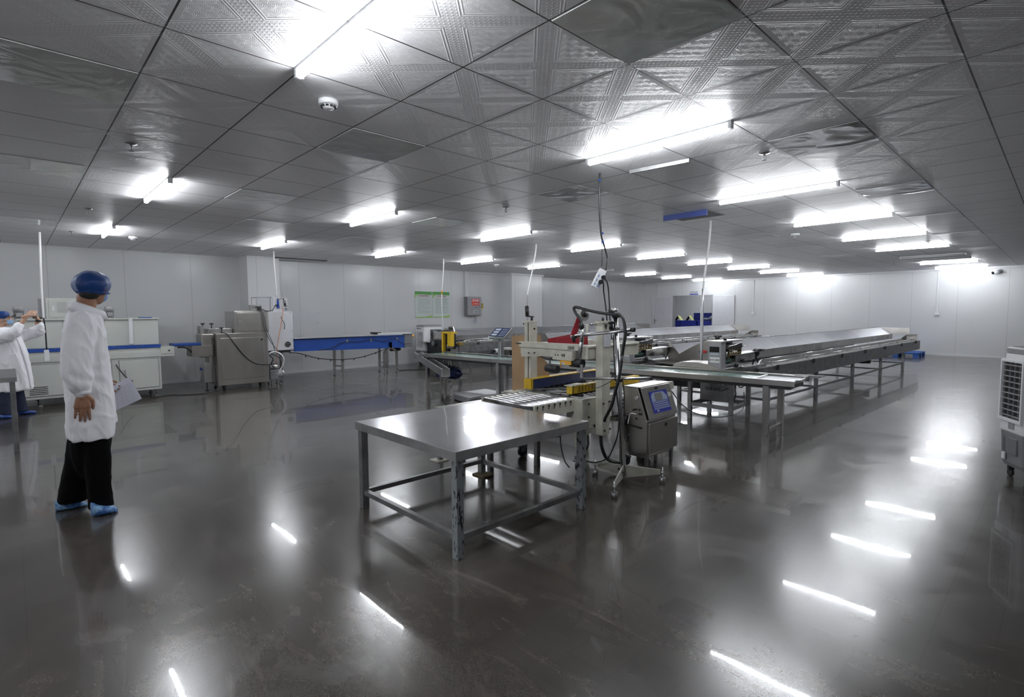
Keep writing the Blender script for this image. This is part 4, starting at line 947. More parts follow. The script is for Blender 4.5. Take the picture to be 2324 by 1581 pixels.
# ------------------------------------------------------------------ cross conveyor under the heads
s = thing('cross_conveyor', 'long low stainless cross conveyor with a green belt running to the left', 'conveyor', (-1.91, 5.86, 0), .066, local=True)
W = .60
b = MB(); b.prism([(0, 0, .655), (-6.3, 0, .645), (-6.3, 0, .70), (0, 0, .713)], (0, .012, 0)); b.prism([(0, .012, .700), (-6.3, .012, .688), (-6.3, .05, .688), (0, .05, .700)], (0, 0, .013)); b.build('near_side', 'steel', s)
b = MB(); b.prism([(.0, W, .655), (-6.3, W, .645), (-6.3, W, .705), (.0, W, .72)], (0, -.012, 0)); b.prism([(0, W-.05, .712), (-6.3, W-.05, .70), (-6.3, W-.002, .70), (0, W-.002, .712)], (0, 0, .007)); b.build('far_side', 'steel', s)
b = MB(); b.prism([(-.42, .05, .694), (-6.25, .05, .684), (-6.25, W-.05, .684), (-.42, W-.05, .694)], (0, 0, -.01)); b.build('belt', 'belt_green', s)
b = MB(); b.box((-.42, .05, .682), (-.02, W-.05, .697)); b.build('end_tray', 'steel_bright', s)
b = MB(); b.box((-.43, .05, .69), (-.41, W-.05, .712)); b.build('belt_lip', 'chrome', s); MB().cyl((-.03, .04, .685), (-.03, W-.03, .685), .020).build('end_roller', 'tube_steel', s)
b = MB(); b.box((-.15, W-.01, .70), (.10, W+.03, .725)); b.build('end_bracket', 'steel_dull', s)
b = MB(); b.prism([(-.05, .02, .618), (-6.2, .02, .612), (-6.2, .02, .645), (-.05, .02, .655)], (0, W-.06, 0)); b.build('underframe', 'black', s)
for x in (-.28, -2.55, -4.3, -6.1):
    for y in (.035, W-.035): MB().box((x-.03, y-.03, 0), (x+.03, y+.03, .64)).build('leg', 'steel', s)
    MB().bar((x, .06, .14), (x, W-.06, .14), .035).build('stretcher', 'steel', s)
    b = MB(); b.cyl((x, .003, .12), (x, -.002, .12), .012); b.build('bolt', 'chrome', s)
b = MB(); b.box((-5.9, .15, .24), (-5.5, .45, .27)); b.build('motor_shelf', 'steel', s)
mtr = MB(); mtr.cyl((-5.95, .26, .37), (-5.55, .30, .36), .10); mtr.cyl((-5.55, .30, .36), (-5.47, .31, .36), .08, .03); mtr.box((-6.0, .14, .27), (-5.80, .38, .45)); mtr.cyl((-5.88, .16, .27), (-5.88, .16, .5), .05)
mtr.build('gear_motor', 'blue_dark', s, .01)
b = MB()
for k in range(7): b.cyl((-5.80+.035*k, .275+.0035*k, .37), (-5.79+.035*k, .276+.0035*k, .37), .108, n=20)
b.build('motor_fins', 'blue_dark', s)
b = MB(); b.tube([(-5.62, .20, .27), (-5.60, .10, .2), (-5.58, .02, .10), (-5.5, -.05, .03)], .009); b.build('motor_cable', 'cable', s)
tag(MB().tube([(-7.15, 5.40, .03), (-6.9, 5.05, .012), (-6.0, 4.75, .012), (-5.3, 5.0, .012), (-4.9, 5.3, .012)], .008).build('floor_cable', 'cable'), 'black cable lying on the floor in front of the platform scale', 'cable')
b = MB(); b.tube([(-1.6, .3, .56), (-1.62, .28, .3), (-1.6, .28, .2)], .006); b.tube([(-2.25, .2, .56), (-2.2, .1, .45), (-1.95, -.05, .26), (-1.75, .05, .24), (-1.5, .3, .34)], .007); b.build('hanging_cable', 'cable', s)
b = MB()
for k in range(5): b.tube([(-5.9+.07*k, .2, .6), (-5.88+.07*k, .22, .52-.02*k), (-5.8+.05*k, .25, .5), (-5.72+.02*k, .25, .45)], .006)
b.build('wiring', 'cable', s)
# slide at its left end
s = thing('outfeed_slide', 'sloping stainless slide going down from the left end of the cross conveyor', 'slide', tuple(PY(975, 830, 5.3)))
a, c = PY(941, 799, 5.62), PY(1003, 838, 5.05); dirn = (c-a).normalized(); side = V((.25, -.0, 0))
side = dirn.cross(V((0, 0, 1))).normalized()*-.0
acr = V((dirn.y, -dirn.x, 0)).normalized()*-.13; up = V((0, 0, .12))
if acr.dot(V((-.75, .65, 0))) < 0: acr = -acr
b = MB(); b.sheet([a-up, c-up, c-up+acr, a-up+acr], .005); b.build('slide_bed', 'steel', s)
b = MB(); b.sheet([a-up, c-up, c, a], .005); b.sheet([a-up+acr, c-up+acr, c+acr, a+acr], .005); b.sheet([a-up, a-up+acr, a+acr, a], .005); b.build('slide_sides', 'steel', s)
b = MB(); b.bar(a, c, .012); b.bar(a+acr, c+acr, .012); b.bar(c-up, c, .012); b.bar(c-up, c-up+acr, .012); b.bar(c-up+acr, c+acr, .012); b.build('slide_edge', 'steel_bright', s)
m0 = (c+acr*.5-up)
for q in (c-up+acr*.15-dirn*.1, c-up+acr*.85-dirn*.1): MB().bar((q.x, q.y, 0), (q.x, q.y, q.z), .045).build('leg', 'steel', s)
# small motor with white end seen under the middle line
q = PX(1130, 796, -9.0)
s = thing('drive_motor', 'white and steel drive motor hanging under the left packing line', 'motor', (-9.0, q.y, q.z))
MB().cyl((-9.0, q.y-.1, q.z), (-9.0, q.y+.1, q.z), .055).build('motor_body', 'trim_white', s)
MB().box((-9.08, q.y+.1, q.z-.08), (-8.95, q.y+.4, q.z+.06)).build('gearbox', 'steel', s, .006)
MB().cyl((-9.0, q.y-.14, q.z), (-9.0, q.y-.1, q.z), .04).build('end_cap', 'black', s)
b = MB(); b.box((-9.1, q.y+.12, 0), (-9.05, q.y+.17, q.z-.08)); b.box((-9.1, q.y+.33, 0), (-9.05, q.y+.38, q.z-.08)); b.build('stand', 'steel_dull', s)
# ------------------------------------------------------------------ cream carton sealer
s = thing('carton_sealer', 'cream carton sealing machine with rollers, yellow guides and a red tape head', 'machine', (-3.4, 4.1, 0))
TB = .655
xl, xr = -3.70, -3.02
b = MB(); b.box((xr-.012, 3.13, .555), (xr, 3.70, TB+.012)); b.box((xl, 3.13, .555), (xl+.012, 3.75, TB+.012)); b.box((xl, 3.13, .555), (xr, 3.14, .585)); b.build('infeed_frame', 'cream', s, .002)
ri = 0
for k in range(8):
    y = 3.165+.072*k; MB().cyl((xl+.015, y, TB-.006), (xr-.015, y, TB-.006), .016, n=16).build('roller', 'chrome', s)
b = MB()
for k in range(8): b.cyl((xr, 3.165+.072*k, TB-.006), (xr+.008, 3.165+.072*k, TB-.006), .009, n=8); b.bar((xr+.001, 3.165+.072*k, TB-.01), (xr+.001, 3.165+.072*k, TB-.04), .004)
b.build('roller_bolts', 'black', s)
bx0, bx1, by0, by1 = -3.78, -2.93, 3.66, 4.72
b = MB(); b.prism([(bx1, by0, .42), (bx1, by0, TB+.01), (bx1, by1, TB+.01), (bx1, by1, .52), (bx1, 3.92, .52), (bx1, 3.88, .42)], (-.012, 0, 0))
b.prism([(bx0, by0, .42), (bx0, by0, TB+.01), (bx0, by1, TB+.01), (bx0, by1, .52), (bx0, 3.92, .52), (bx0, 3.88, .42)], (.012, 0, 0))
b.box((bx1-.18, by0-.012, .36), (bx1, by0, TB+.015)); b.box((bx0, by0-.012, .36), (bx0+.14, by0, TB+.015)); b.box((bx0, by1, .5), (bx1, by1+.012, TB+.01)); b.box((bx0, by0, TB+.004), (bx0+.03, by1, TB+.015)); b.box((bx1-.03, by0, TB+.004), (bx1, by1, TB+.015))
b.build('body_panels', 'cream', s, .002)
for x, sx in ((bx1-.05, 1), (bx0+.06, 1)):
    lg = MB().prism([(x-.05, by0, .42), (x+.05, by0, .42), (x+.03, by0, .155), (x-.03, by0, .155)], (0, .10, 0)).build('leg', 'cream', s)
    c = MB(); c.cyl((x-.012, by0+.02, .055), (x+.012, by0+.02, .055), .055, n=20); c.build('caster_wheel', 'rubber', lg)
    c = MB(); c.box((x-.028, by0-.02, .11), (x+.028, by0+.07, .15)); c.box((x+.014, by0-.01, .05), (x+.020, by0+.05, .12)); c.box((x-.020, by0-.01, .05), (x-.014, by0+.05, .12)); c.box((x-.02, by0-.055, .105), (x+.02, by0-.02, .12)); c.build('caster_fork', 'grey_plastic', lg)
for x in (bx1-.05, bx0+.06):
    lg = MB().box((x-.04, by1-.1, .12), (x+.04, by1, .52)).build('leg', 'cream', s)
    MB().cyl((x-.012, by1-.05, .055), (x+.012, by1-.05, .055), .055, n=20).build('caster_wheel', 'rubber', lg)
b = MB(); b.box((bx0+.02, by0+.02, .56), (bx1-.02, by1-.02, .60)); b.build('inner_bed', 'grey_plastic', s)
for k in range(12): 
    y = by0+.06+.085*k; MB().cyl((bx0+.03, y, TB-.008), (bx1-.03, y, TB-.008), .017, n=12).build('roller', 'steel_dull', s)
b = MB(); b.box((-3.42, by0+.1, .60), (-3.30, by1-.1, TB+.012)); b.cyl((-3.5, 4.05, .64), (-3.2, 4.05, .64), .045); b.box((-3.6, 3.85, .63), (-3.1, 3.89, .67)); b.box((-3.55, 4.2, .63), (-3.1, 4.24, .67)); b.build('tape_unit_below', 'black', s)
b = MB()
for y, z in ((3.74, .62), (3.74, .50), (3.88, .62), (3.88, .55), (4.3, .60), (4.6, .60)): b.cyl((bx1, y, z), (bx1+.008, y, z), .009, n=8)
for x, z in ((bx1-.12, .60),): b.cyl((x, by0-.012, z), (x, by0-.022, z), .010, n=8)
b.build('bolts', 'black', s)
MB().box((xl+.02, 3.16, .575), (xr-.02, 3.72, .60)).build('roller_gap_shade', 'black', s)  # added black sheet, stands in for the shade between the infeed rollers
# outfeed
b = MB(); b.box((-3.02, by1+.01, .58), (-3.0, 5.35, TB+.012)); b.box((-3.70, by1+.01, .58), (-3.68, 5.35, TB+.012)); b.box((-3.70, 5.34, .58), (-3.0, 5.36, TB)); b.build('outfeed_frame', 'cream', s)
for k in range(8): MB().cyl((-3.68, by1+.06+.075*k, TB-.006), (-3.02, by1+.06+.075*k, TB-.006), .0185, n=12).build('roller', 'chrome', s)
MB().box((bx1, 4.10, .50), (bx1+.06, 4.62, TB-.01)).build('control_panel', 'white_plate', s, .004)
b = MB()
for i in range(3):
    for j in range(4): b.cyl((bx1+.06, 4.18+.12*j, .54+.035*i), (bx1+.066, 4.18+.12*j, .54+.035*i), .013, n=8)
b.build('panel_printing', 'black', s)
MB().box((bx1-.06, 4.15, .40), (bx1+.01, 4.68, .44)).build('lower_rail', 'cream', s)
MB().ell((bx1-.02, 3.90, .45), (.055, .045, .085)).build('drive_cover', 'black', s)
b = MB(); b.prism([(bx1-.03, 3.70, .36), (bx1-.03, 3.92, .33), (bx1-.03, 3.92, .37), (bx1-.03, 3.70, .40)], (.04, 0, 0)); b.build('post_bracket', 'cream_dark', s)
# posts
for nm, x, y, z0 in (('right', -2.895, 3.90, .325), ('left', -3.765, 3.86, .50)):
    p_ = MB(); w2 = .075 if nm == 'right' else .07
    if nm == 'right':
        p_.prism([(x-.035, y-.060, z0), (x+.042, y-.060, z0), (x+.042, y+.060, z0), (x-.035, y+.060, z0)], (0, 0, 1.36-z0))
    else:
        p_.box((x-.04, y-.06, z0), (x+.006, y+.04, 1.36)); p_.box((x+.022, y-.06, z0), (x+.048, y+.04, 1.36)); p_.box((x-.038, y-.01, z0+.002), (x+.046, y+.038, 1.358))
    p = p_.build('post', 'cream', s, .006)
    if nm == 'left':
        MB().box((x+.008, y-.045, z0+.02), (x+.020, y-.012, 1.35)).build('slot', 'black', p)
        b = MB(); b.cyl((x+.01, y, 1.36), (x+.01, y, 1.395), .012); b.bar((x+.03, y-.0, 1.40), (x-.05, y-.02, 1.41), .028, .016); b.cyl((x-.035, y-.02, 1.41), (x-.04, y-.02, 1.50), .018, .022); b.ell((x-.04, y-.02, 1.50), (.022, .022, .015)); b.build('crank_handle', 'black', p)
        b = MB(); b.box((x-.045, y-.065, 1.345), (x+.052, y+.045, 1.362)); b.build('post_cap', 'cream', p)
        b = MB(); b.cyl((x-.03, y-.077, 1.33), (x-.03, y-.083, 1.33), .008); b.box((x-.075, y-.05, 1.05), (x-.045, y, 1.08)); b.cyl((x+.07, y-.03, 1.28), (x+.08, y-.03, 1.28), .01); b.build('bolts', 'black', p)
    else:
        b = MB(); b.box((x-.04, y-.066, 1.345), (x+.048, y+.066, 1.365)); b.build('post_cap', 'cream', p)
        b = MB(); b.cyl((x, y, 1.365), (x, y, 1.40), .012)
        for dy in (-.02, .045): b.cyl((x+.045, y+dy, 1.325), (x+.055, y+dy, 1.325), .012); b.prism([(x+.05, y+dy-.01, 1.315), (x+.05, y+dy+.01, 1.315), (x+.05, y+dy, 1.29)], (.004, 0, 0))
        for dy, z in ((-.05, .62), (.04, .63), (-.03, .37), (.05, .375)): b.cyl((x+.045, y+dy, z), (x+.055, y+dy, z), .009)
        b.cyl((x-.035, y-.04, 1.33), (x-.045, y-.04, 1.33), .01); b.build('bolts', 'black', p)
        b = MB(); b.cyl((x-.02, y+.07, 1.335), (x-.02, y+.14, 1.335), .008); b.cyl((x-.02, y-.16, 1.335), (x-.02, y-.08, 1.335), .01); b.build('cross_pin', 'steel', p)
        MB().box((x+.045, y-.05, 1.13), (x+.047, y+.06, 1.27)).build('paper_label', 'white_plate', p)
        b = MB(); b.tube([(x, y-.02, .33), (x+.01, y-.02, .22), (x+.03, y+.02, .11), (x+.10, y+.06, .07), (x+.2, y+.06, .09), (x+.26, y+.06, .16)], .016, fine=8); b.build('cable_hose', 'hose', s)
# moving head frame
yF = 3.74
b = MB(); b.box((-3.80, yF-.02, 1.10), (-3.04, yF+.02, 1.155)); b.prism([(-3.79, yF-.0, 1.10), (-3.79, yF, 1.00), (-3.50, yF, 1.02), (-3.50, yF, 1.10)], (0, .02, 0)); b.box((-3.60, yF+.0, 1.02), (-3.32, yF+.02, 1.10)); b.box((-3.34, yF-.03, 1.0), (-3.10, yF+.03, 1.085))
b.build('front_crossbeam', 'cream', s, .002)
b = MB(); b.box((-3.03, yF, 1.02), (-2.94, 4.55, 1.14)); b.box((-3.05, yF, 1.125), (-2.93, 4.55, 1.14)); b.build('side_beam', 'cream', s, .003)
b = MB(); b.box((-3.83, yF+.03, 1.03), (-3.78, 4.55, 1.13)); b.box((-3.83, 4.48, 1.04), (-2.94, 4.56, 1.15)); b.build('rear_beam', 'cream', s, .003)
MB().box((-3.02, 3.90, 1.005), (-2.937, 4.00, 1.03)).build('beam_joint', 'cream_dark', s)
b = MB()
for x, z in ((-3.66, 1.045), (-3.58, 1.05), (-3.30, 1.045), (-3.27, 1.045), (-3.22, 1.05)): b.cyl((x, yF-.03, z), (x, yF-.02, z), .008, n=8)
b.cyl((-3.77, yF-.022, 1.135), (-3.84, yF-.026, 1.135), .006, n=8)
b.tube([(-3.56, yF+.02, 1.02), (-3.45, yF+.02, .995), (-3.40, yF+.03, 1.0)], .008); b.ell((-3.40, yF+.06, 1.0), (.045, .03, .018))
b.tube([(-3.39, yF, 1.0), (-3.38, yF-.02, .97), (-3.36, yF-.03, .94)], .008); b.build('knobs', 'black', s)
MB().cyl((-3.41, yF-.03, .915), (-3.27, yF-.03, .912), .036, n=18).build('pressure_roller', 'rubber', s)
b = MB(); b.cyl((-3.16, yF+.03, .98), (-3.02, yF+.03, .975), .040, n=18); b.cyl((-3.2, yF+.1, .98), (-3.1, yF+.1, .98), .03); b.build('pressure_roller', 'rubber', s)
b = MB(); b.cyl((-3.26, yF-.01, .99), (-3.15, yF-.01, .985), .010); b.cyl((-3.25, yF-.01, .93), (-3.25, yF-.01, .99), .006); b.box((-3.2, yF-.02, .96), (-3.12, yF, 1.0)); b.build('orange_blade_guard', 'orange_light', s)
text('lettering', '1000', 'black', s, (-3.12, yF-.023, 1.118), (1, 0, 0), (0, 0, 1), .042)
text('lettering', '68', 'black', s, (-3.20, yF-.033, 1.045), (1, 0, 0), (0, 0, 1), .04)
# red tape head with the tape roll
xr_ = -3.42
b = MB(); b.prism([PX(1243, 776, xr_), PX(1243, 768, xr_), PX(1297, 758, xr_), PX(1316, 760, xr_), PX(1318, 781, xr_), PX(1245, 779, xr_)], (.008, 0, 0))
b.prism([PX(1243, 776, xr_)+V((.09, 0, 0)), PX(1243, 768, xr_)+V((.09, 0, 0)), PX(1297, 758, xr_)+V((.09, 0, 0)), PX(1316, 760, xr_)+V((.09, 0, 0)), PX(1318, 781, xr_)+V((.09, 0, 0)), PX(1245, 779, xr_)+V((.09, 0, 0))], (.006, 0, 0)); b.build('tape_head_plates', 'red', s)
b = MB(); a, c = PX(1300, 764, xr_+.04), PX(1319, 712, xr_+.04); b.bar(a, c, .075, .012, up=(1, 0, 0)) ; b.build('tape_arm', 'red', s, .003)
for ax in (.02, .07): MB().cyl(PX(1262, 773, xr_)+V((0, 0, 0)), PX(1262, 773, xr_)+V((.09, 0, 0)), .012+ax*.1).build('head_roller', 'steel', s)
tr_ = PX(1323, 712, xr_+.05)
rl = MB().lathe([(.034, -.026), (.072, -.026), (.072, .026), (.034, .026)], tr_, (1, -.12, .0), 32).build('tape_roll', 'tape_clear', s)
MB().lathe([(.0, -.036), (.033, -.036), (.034, .042), (.0, .042)], tr_, (1, -.12, .0), 24).build('roll_hub', 'black', rl)
MB().lathe([(.050, -.0275), (.058, -.0275), (.058, .0275), (.050, .0275)], tr_, (1, -.12, .0), 32).build('tape_edge', 'steel', rl)
MB().cyl(tr_+V((.02, .04, -.10)), tr_+V((.02, .04, -.28)), .011).build('support_rod', 'cream', s)
# side belts (yellow guides)
b = MB(); b.prism([(-3.76, 3.78, TB+.02), (-3.80, 4.95, TB+.02), (-3.80, 4.95, TB+.115), (-3.76, 3.78, TB+.115)], (.075, 0, 0)); g = b.build('left_belt_guide', 'navy', s)
b = MB(); b.box((-3.775, 3.765, TB+.018), (-3.68, 3.80, TB+.118)); b.prism([(-3.775, 3.78, TB+.115), (-3.685, 3.78, TB+.115), (-3.72, 4.96, TB+.115), (-3.81, 4.96, TB+.115)], (0, 0, .008)); b.box((-3.80, 4.93, TB+.02), (-3.69, 5.0, TB+.12)); b.build('guide_cover', 'yellow', g)
b = MB(); b.prism([(-3.24, 3.80, TB+.02), (-3.27, 4.98, TB+.02), (-3.27, 4.98, TB+.095), (-3.24, 3.80, TB+.095)], (.07, 0, 0)); g = b.build('right_belt_guide', 'yellow', s, .003)
b = MB(); b.prism([(-3.255, 3.78, TB+.095), (-3.155, 3.78, TB+.095), (-3.19, 4.0, TB+.095), (-3.28, 4.0, TB+.095)], (0, 0, .006)); b.build('guide_cover', 'cream', g)
b = MB(); b.box((-3.172, 3.81, TB+.022), (-3.167, 3.815, TB+.09)); b.box((-3.275, 4.2, TB+.025), (-3.272, 4.9, TB+.08))
for k in range(9): b.box((-3.171-.002*k/9, 3.90+.05*k, TB+.03), (-3.166, 3.904+.05*k, TB+.092))
b.build('guide_grime', 'black', g)
b = MB(); b.box((-3.27, 3.76, TB-.01), (-3.18, 3.80, TB+.02)); b.cyl((-3.5, 3.80, TB+.01), (-3.26, 3.9, TB+.02), .01); b.bar((-3.72, 3.80, TB+.01), (-3.4, 4.15, TB+.015), .02); b.box((-3.75, 3.76, TB-.01), (-3.66, 3.82, TB+.02)); b.build('guide_feet', 'steel_dull', s)
b = MB(); b.ell((-3.18, 3.60, .335), (.045, .04, .04), 10, 8); b.box((-3.19, 3.6, .34), (-3.12, 3.66, .40)); b.build('stop_knob', 'black', s)
b = MB(); b.tube([(-3.14, 3.6, .37), (-3.12, 3.58, .25), (-3.06, 3.56, .12), (-3.0, 3.56, .06)], .006); b.tube([(bx1+.01, 3.72, .34), (bx1+.03, 3.70, .26), (bx1+.01, 3.68, .2)], .01); b.build('loose_cable', 'cable', s)
MB().box((-4.36, 4.02, .545), (bx0, 4.16, .56)).build('side_shelf', 'cream', s)

# cardboard leaning on it
yc = 4.10
b = MB(); b.prism([PY(1161, 762, yc), PY(1200, 759, yc), PY(1226, 760, yc), PY(1230, 790, yc), PY(1234, 800, yc), PY(1236, 818, yc), PY(1242, 822, yc), PY(1244, 838, yc), PY(1246, 855, yc), PY(1249, 872, yc), PY(1230, 880, yc), PY(1202, 886, yc), PY(1163, 885.5, yc)], (0, .006, 0))
tag(b.build('cardboard_sheet', 'cardboard'), 'torn brown cardboard sheet standing behind the left post of the carton sealer', 'cardboard')
# ------------------------------------------------------------------ printer camera stand
s = thing('tripod_stand', 'steel pole stand on a three-armed base carrying cross bars and a black hose', 'stand', (-2.52, 3.71, 0))
PB, PT = V((-2.525, 3.71, .07)), V((-2.625, 3.71, 1.40))
def onp(z): return PB+(PT-PB)*((z-PB.z)/(PT.z-PB.z))
MB().cyl(PB, PT, .0205, n=24).build('pole', 'tube_steel', s)
for fx, fy, lab in ((-2.82, 3.70, 0), (-2.36, 3.34, 1), (-2.29, 3.93, 2)):
    a = V((-2.525, 3.71, .10)); c = V((fx, fy, .10)); dd = (c-a).normalized(); c2 = c-dd*.02
    arm = MB().prism([a+V((0, 0, -.055)), a+V((0, 0, .055)), c2+V((0, 0, .02)), c2+V((0, 0, -.02))], dd.cross(V((0, 0, 1)))*.012).build('base_arm', 'cream_dark', s, .002)
    b = MB(); b.cyl((fx, fy, 0), (fx, fy, .05), .025, n=16); b.build('rubber_foot', 'steel_dull', arm)
    b = MB(); b.cyl((fx, fy, .05), (fx, fy, .14), .007); b.cyl((fx, fy, .085), (fx, fy, .10), .013); b.build('foot_bolt', 'chrome', arm)
b = MB()
for dx, dy in ((-.05, 0), (.02, .03), (.03, -.05)): b.ell((-2.525+dx, 3.71+dy, .11), (.012, .012, .012), 8, 6)
b.build('base_bolts', 'black', s)
Y0 = 3.67
MB().cyl(PY(1296, 764, Y0), PY(1436, 748, Y0), .0135, n=16).build('upper_bar', 'tube_steel', s)
MB().cyl(PY(1432, 748, Y0), PY(1440, 748, Y0), .018).build('bar_cap', 'black', s)
q = onp(1.295); b = MB(); b.ell(q, (.045, .04, .025), 12, 8); b.cyl(q+V((-.03, -.03, .0)), q+V((-.03, -.03, .06)), .016); b.ell(q+V((-.03, -.03, .06)), (.03, .025, .012), 10, 6); b.build('upper_clamp', 'black', s)
q = PY(1303, 766, Y0); b = MB(); b.ell(q, (.022, .03, .028)); b.cyl(q+V((0, 0, -.04)), q, .014); b.build('bar_end_clamp', 'black', s)
MB().cyl(PY(1325, 859, Y0), PY(1477, 858, Y0), .012, n=16).build('lower_bar', 'tube_steel', s)
MB().cyl(PY(1475, 858, Y0), PY(1480, 858, Y0), .014).build('bar_cap', 'black', s)
q = onp(.875); b = MB(); b.ell(q, (.04, .035, .025), 12, 8); b.cyl(q+V((-.03, -.02, 0)), q+V((-.03, -.02, .04)), .012); b.build('lower_clamp', 'black', s)
q = PY(1320, 850, Y0); b = MB(); b.box((q.x-.008, Y0-.01, q.z-.03), (q.x+.008, Y0+.01, q.z+.09)); b.box((q.x-.05, Y0-.01, q.z+.02), (q.x-.02, Y0+.01, q.z+.045)); b.build('sensor_bracket', 'mid_grey', s)
b = MB(); q = onp(1.40); b.cyl(q+V((0, 0, 0)), q+V((0, 0, .035)), .032); b.cyl(q+V((-.04, 0, .03)), q+V((-.04, 0, .065)), .028, .03); b.ell(q+V((.03, 0, .02)), (.03, .03, .022)); b.build('top_clamp', 'black', s)
MB().cyl(q+V((-.005, 0, .045)), q+V((-.005, 0, .075)), .024).build('top_screw', 'chrome', s)
Y1 = 3.66
b = MB(); b.tube([PY(1320, 737, Y1), PY(1318, 726, Y1), PY(1308, 712, Y1), PY(1303, 702, Y1), PY(1304, 697, Y1), PY(1312, 697.5, Y1), PY(1332, 703, Y1), PY(1360, 709, Y1), PY(1385, 712.5, Y1), PY(1398, 713, Y1), PY(1406, 714, Y1), PY(1414, 722, Y1), PY(1418, 740, Y1), PY(1419, 760, Y1), PY(1415, 785, Y1), PY(1411, 812, Y1)], .0135, n=12, fine=8)
b.build('black_hose', 'hose', s)
b = MB(); b.tube([PY(1411, 806, Y1), PY(1410, 822, Y1-.03), PY(1404, 860, Y1-.05), PY(1396, 890, Y1-.05), PY(1388, 920, Y1-.05), PY(1374, 948, Y1), PY(1372, 955, Y1+.02)], .0135, n=10); b.build('black_hose', 'hose', s)
b = MB(); b.tube([PY(1398, 868, Y1), PY(1400, 900, Y1), PY(1405, 940, Y1), PY(1402, 985, Y1), PY(1392, 1015, Y1), PY(1378, 1040, Y1), PY(1350, 1049, Y1), PY(1328, 1045, Y1)], .006); b.tube([PY(1413, 862, Y1), PY(1417, 900, Y1), PY(1417, 985, Y1), PY(1422, 1000, Y1), PY(1428, 985, Y1)], .005)
b.tube([PY(1392, 760, Y1+.1), PY(1393, 800, Y1+.1), PY(1396, 850, Y1+.1)], .005); b.tube([PY(1397, 800, Y1+.1), PY(1401, 850, Y1+.1)], .005); b.tube([PY(1327, 862, Y1), PY(1345, 880, Y1-.01), PY(1365, 876, Y1-.01), PY(1390, 862, Y1-.01), PY(1401, 852, Y1-.01)], .003); b.build('cables', 'cable', s)
MB().cyl(PY(1319, 732, Y1), PY(1320, 745, Y1), .023).build('probe_collar', 'black', s)
b = MB(); b.cyl(PY(1320, 744, Y1), PY(1321, 775, Y1), .017); b.cyl(PY(1321, 760, Y1+.01), PY(1316, 815, Y1+.01), .019); b.build('probe_tube', 'tube_steel', s)

# ------------------------------------------------------------------ inkjet printer cabinet on its trolley
s = thing('inkjet_printer', 'stainless inkjet coding printer cabinet with a blue keyboard panel on a trolley', 'printer', (-2.66, 4.35, 0))
xf, xb, ya, yb = -2.53, -2.80, 4.10, 4.60
b = MB(); b.prism([(xf-.02, ya, .15), (xf-.02, ya, .46), (xf-.12, ya, .755), (xb, ya, .755), (xb, ya, .20), (xb+.02, ya, .15)], (0, yb-ya, 0)); b.build('cabinet', 'steel_panel', s, .006)
b = MB(); b.box((xf-.02, ya+.008, .155), (xf+.004, yb-.0, .445)); dr = b.build('lower_door', 'steel_panel', s, .006)
b = MB(); b.cyl((xf+.004, 4.38, .405), (xf+.010, 4.38, .405), .014); b.box((xf+.004, 4.365, .385), (xf+.009, 4.395, .41)); b.build('lock', 'black', dr)
pa, pb_ = V((xf-.005, 0, .475)), V((xf-.10, 0, .755)); sl = (pb_-pa).normalized(); nn = V((-sl.z*-1, 0, -sl.x)).normalized()
def LP(y, t, d=0.): return V((pa.x, y, pa.z))+sl*t+nn*d
T = (pb_-pa).length
b = MB(); b.prism([LP(ya+.004, 0), LP(yb-.004, 0), LP(yb-.004, T), LP(ya+.004, T)], nn*.012); ld = b.build('upper_lid', 'steel_panel', s, .004)
b = MB(); b.prism([(xb-.005, ya-.008, .755), (xf-.095, ya-.008, .755), (xf-.095, yb+.008, .755), (xb-.005, yb+.008, .755)], (0, 0, .010)); b.build('top_cover', 'steel_panel', s, .003)
kb = MB().prism([LP(4.20, .045, .012), LP(4.50, .045, .012), LP(4.50, .245, .012), LP(4.20, .245, .012)], nn*.003).build('keyboard_panel', 'panel_blue', ld)
MB().prism([LP(4.215, .150, .015), LP(4.485, .150, .015), LP(4.485, .185, .015), LP(4.43, .232, .015), LP(4.25, .232, .015), LP(4.215, .20, .015)], nn*.001).build('panel_field', 'panel_light', kb)
MB().prism([LP(4.275, .157, .016), LP(4.40, .157, .016), LP(4.40, .226, .016), LP(4.275, .226, .016)], nn*.002).build('screen', 'screen_grey', kb)
b = MB()
for r_ in range(4):
    for c_ in range(12): y = 4.215+.0225*c_+.003*r_; t = .133-.019*r_; b.prism([LP(y, t, .015), LP(y+.017, t, .015), LP(y+.017, t+.013, .015), LP(y, t+.013, .015)], nn*.001)
for c_ in range(5): b.prism([LP(4.235+.012*c_, .168+.0, .016), LP(4.243+.012*c_, .168, .016), LP(4.243+.012*c_, .172, .016), LP(4.235+.012*c_, .172, .016)], nn*.0004)
b.build('keys', 'panel_light', kb)
MB().prism([LP(4.26, .055, .015), LP(4.29, .055, .015), LP(4.29, .070, .015), LP(4.26, .070, .015)], nn*.001).build('white_key', 'lcd', kb)
MB().prism([LP(4.51, .17, .012), LP(4.56, .17, .012), LP(4.56, .21, .012), LP(4.51, .21, .012)], nn*.001).build('sticker', 'cream', ld)
q = LP(4.345, .272, .012); MB().cyl(q, q+nn*.012, .013).build('lock', 'black', ld)
b = MB()
for x, z in ((-2.66, .56), (-2.63, .56), (-2.68, .555), (-2.63, .52), (-2.61, .52), (-2.66, .475), (-2.69, .55)): b.cyl((x, ya, z), (x, ya-.008, z), .009, n=10)
b.cyl((-2.77, ya-.03, .48), (-2.77, ya, .48), .03); b.cyl((-2.78, ya-.04, .40), (-2.77, ya-.02, .48), .024); b.bar((-2.74, ya-.006, .41), (-2.60, ya-.006, .395), .025, .012); b.build('connectors', 'black', s)
MB().cyl((-2.66, ya, .665), (-2.66, ya-.006, .665), .016).build('round_badge', 'steel_bright', s)
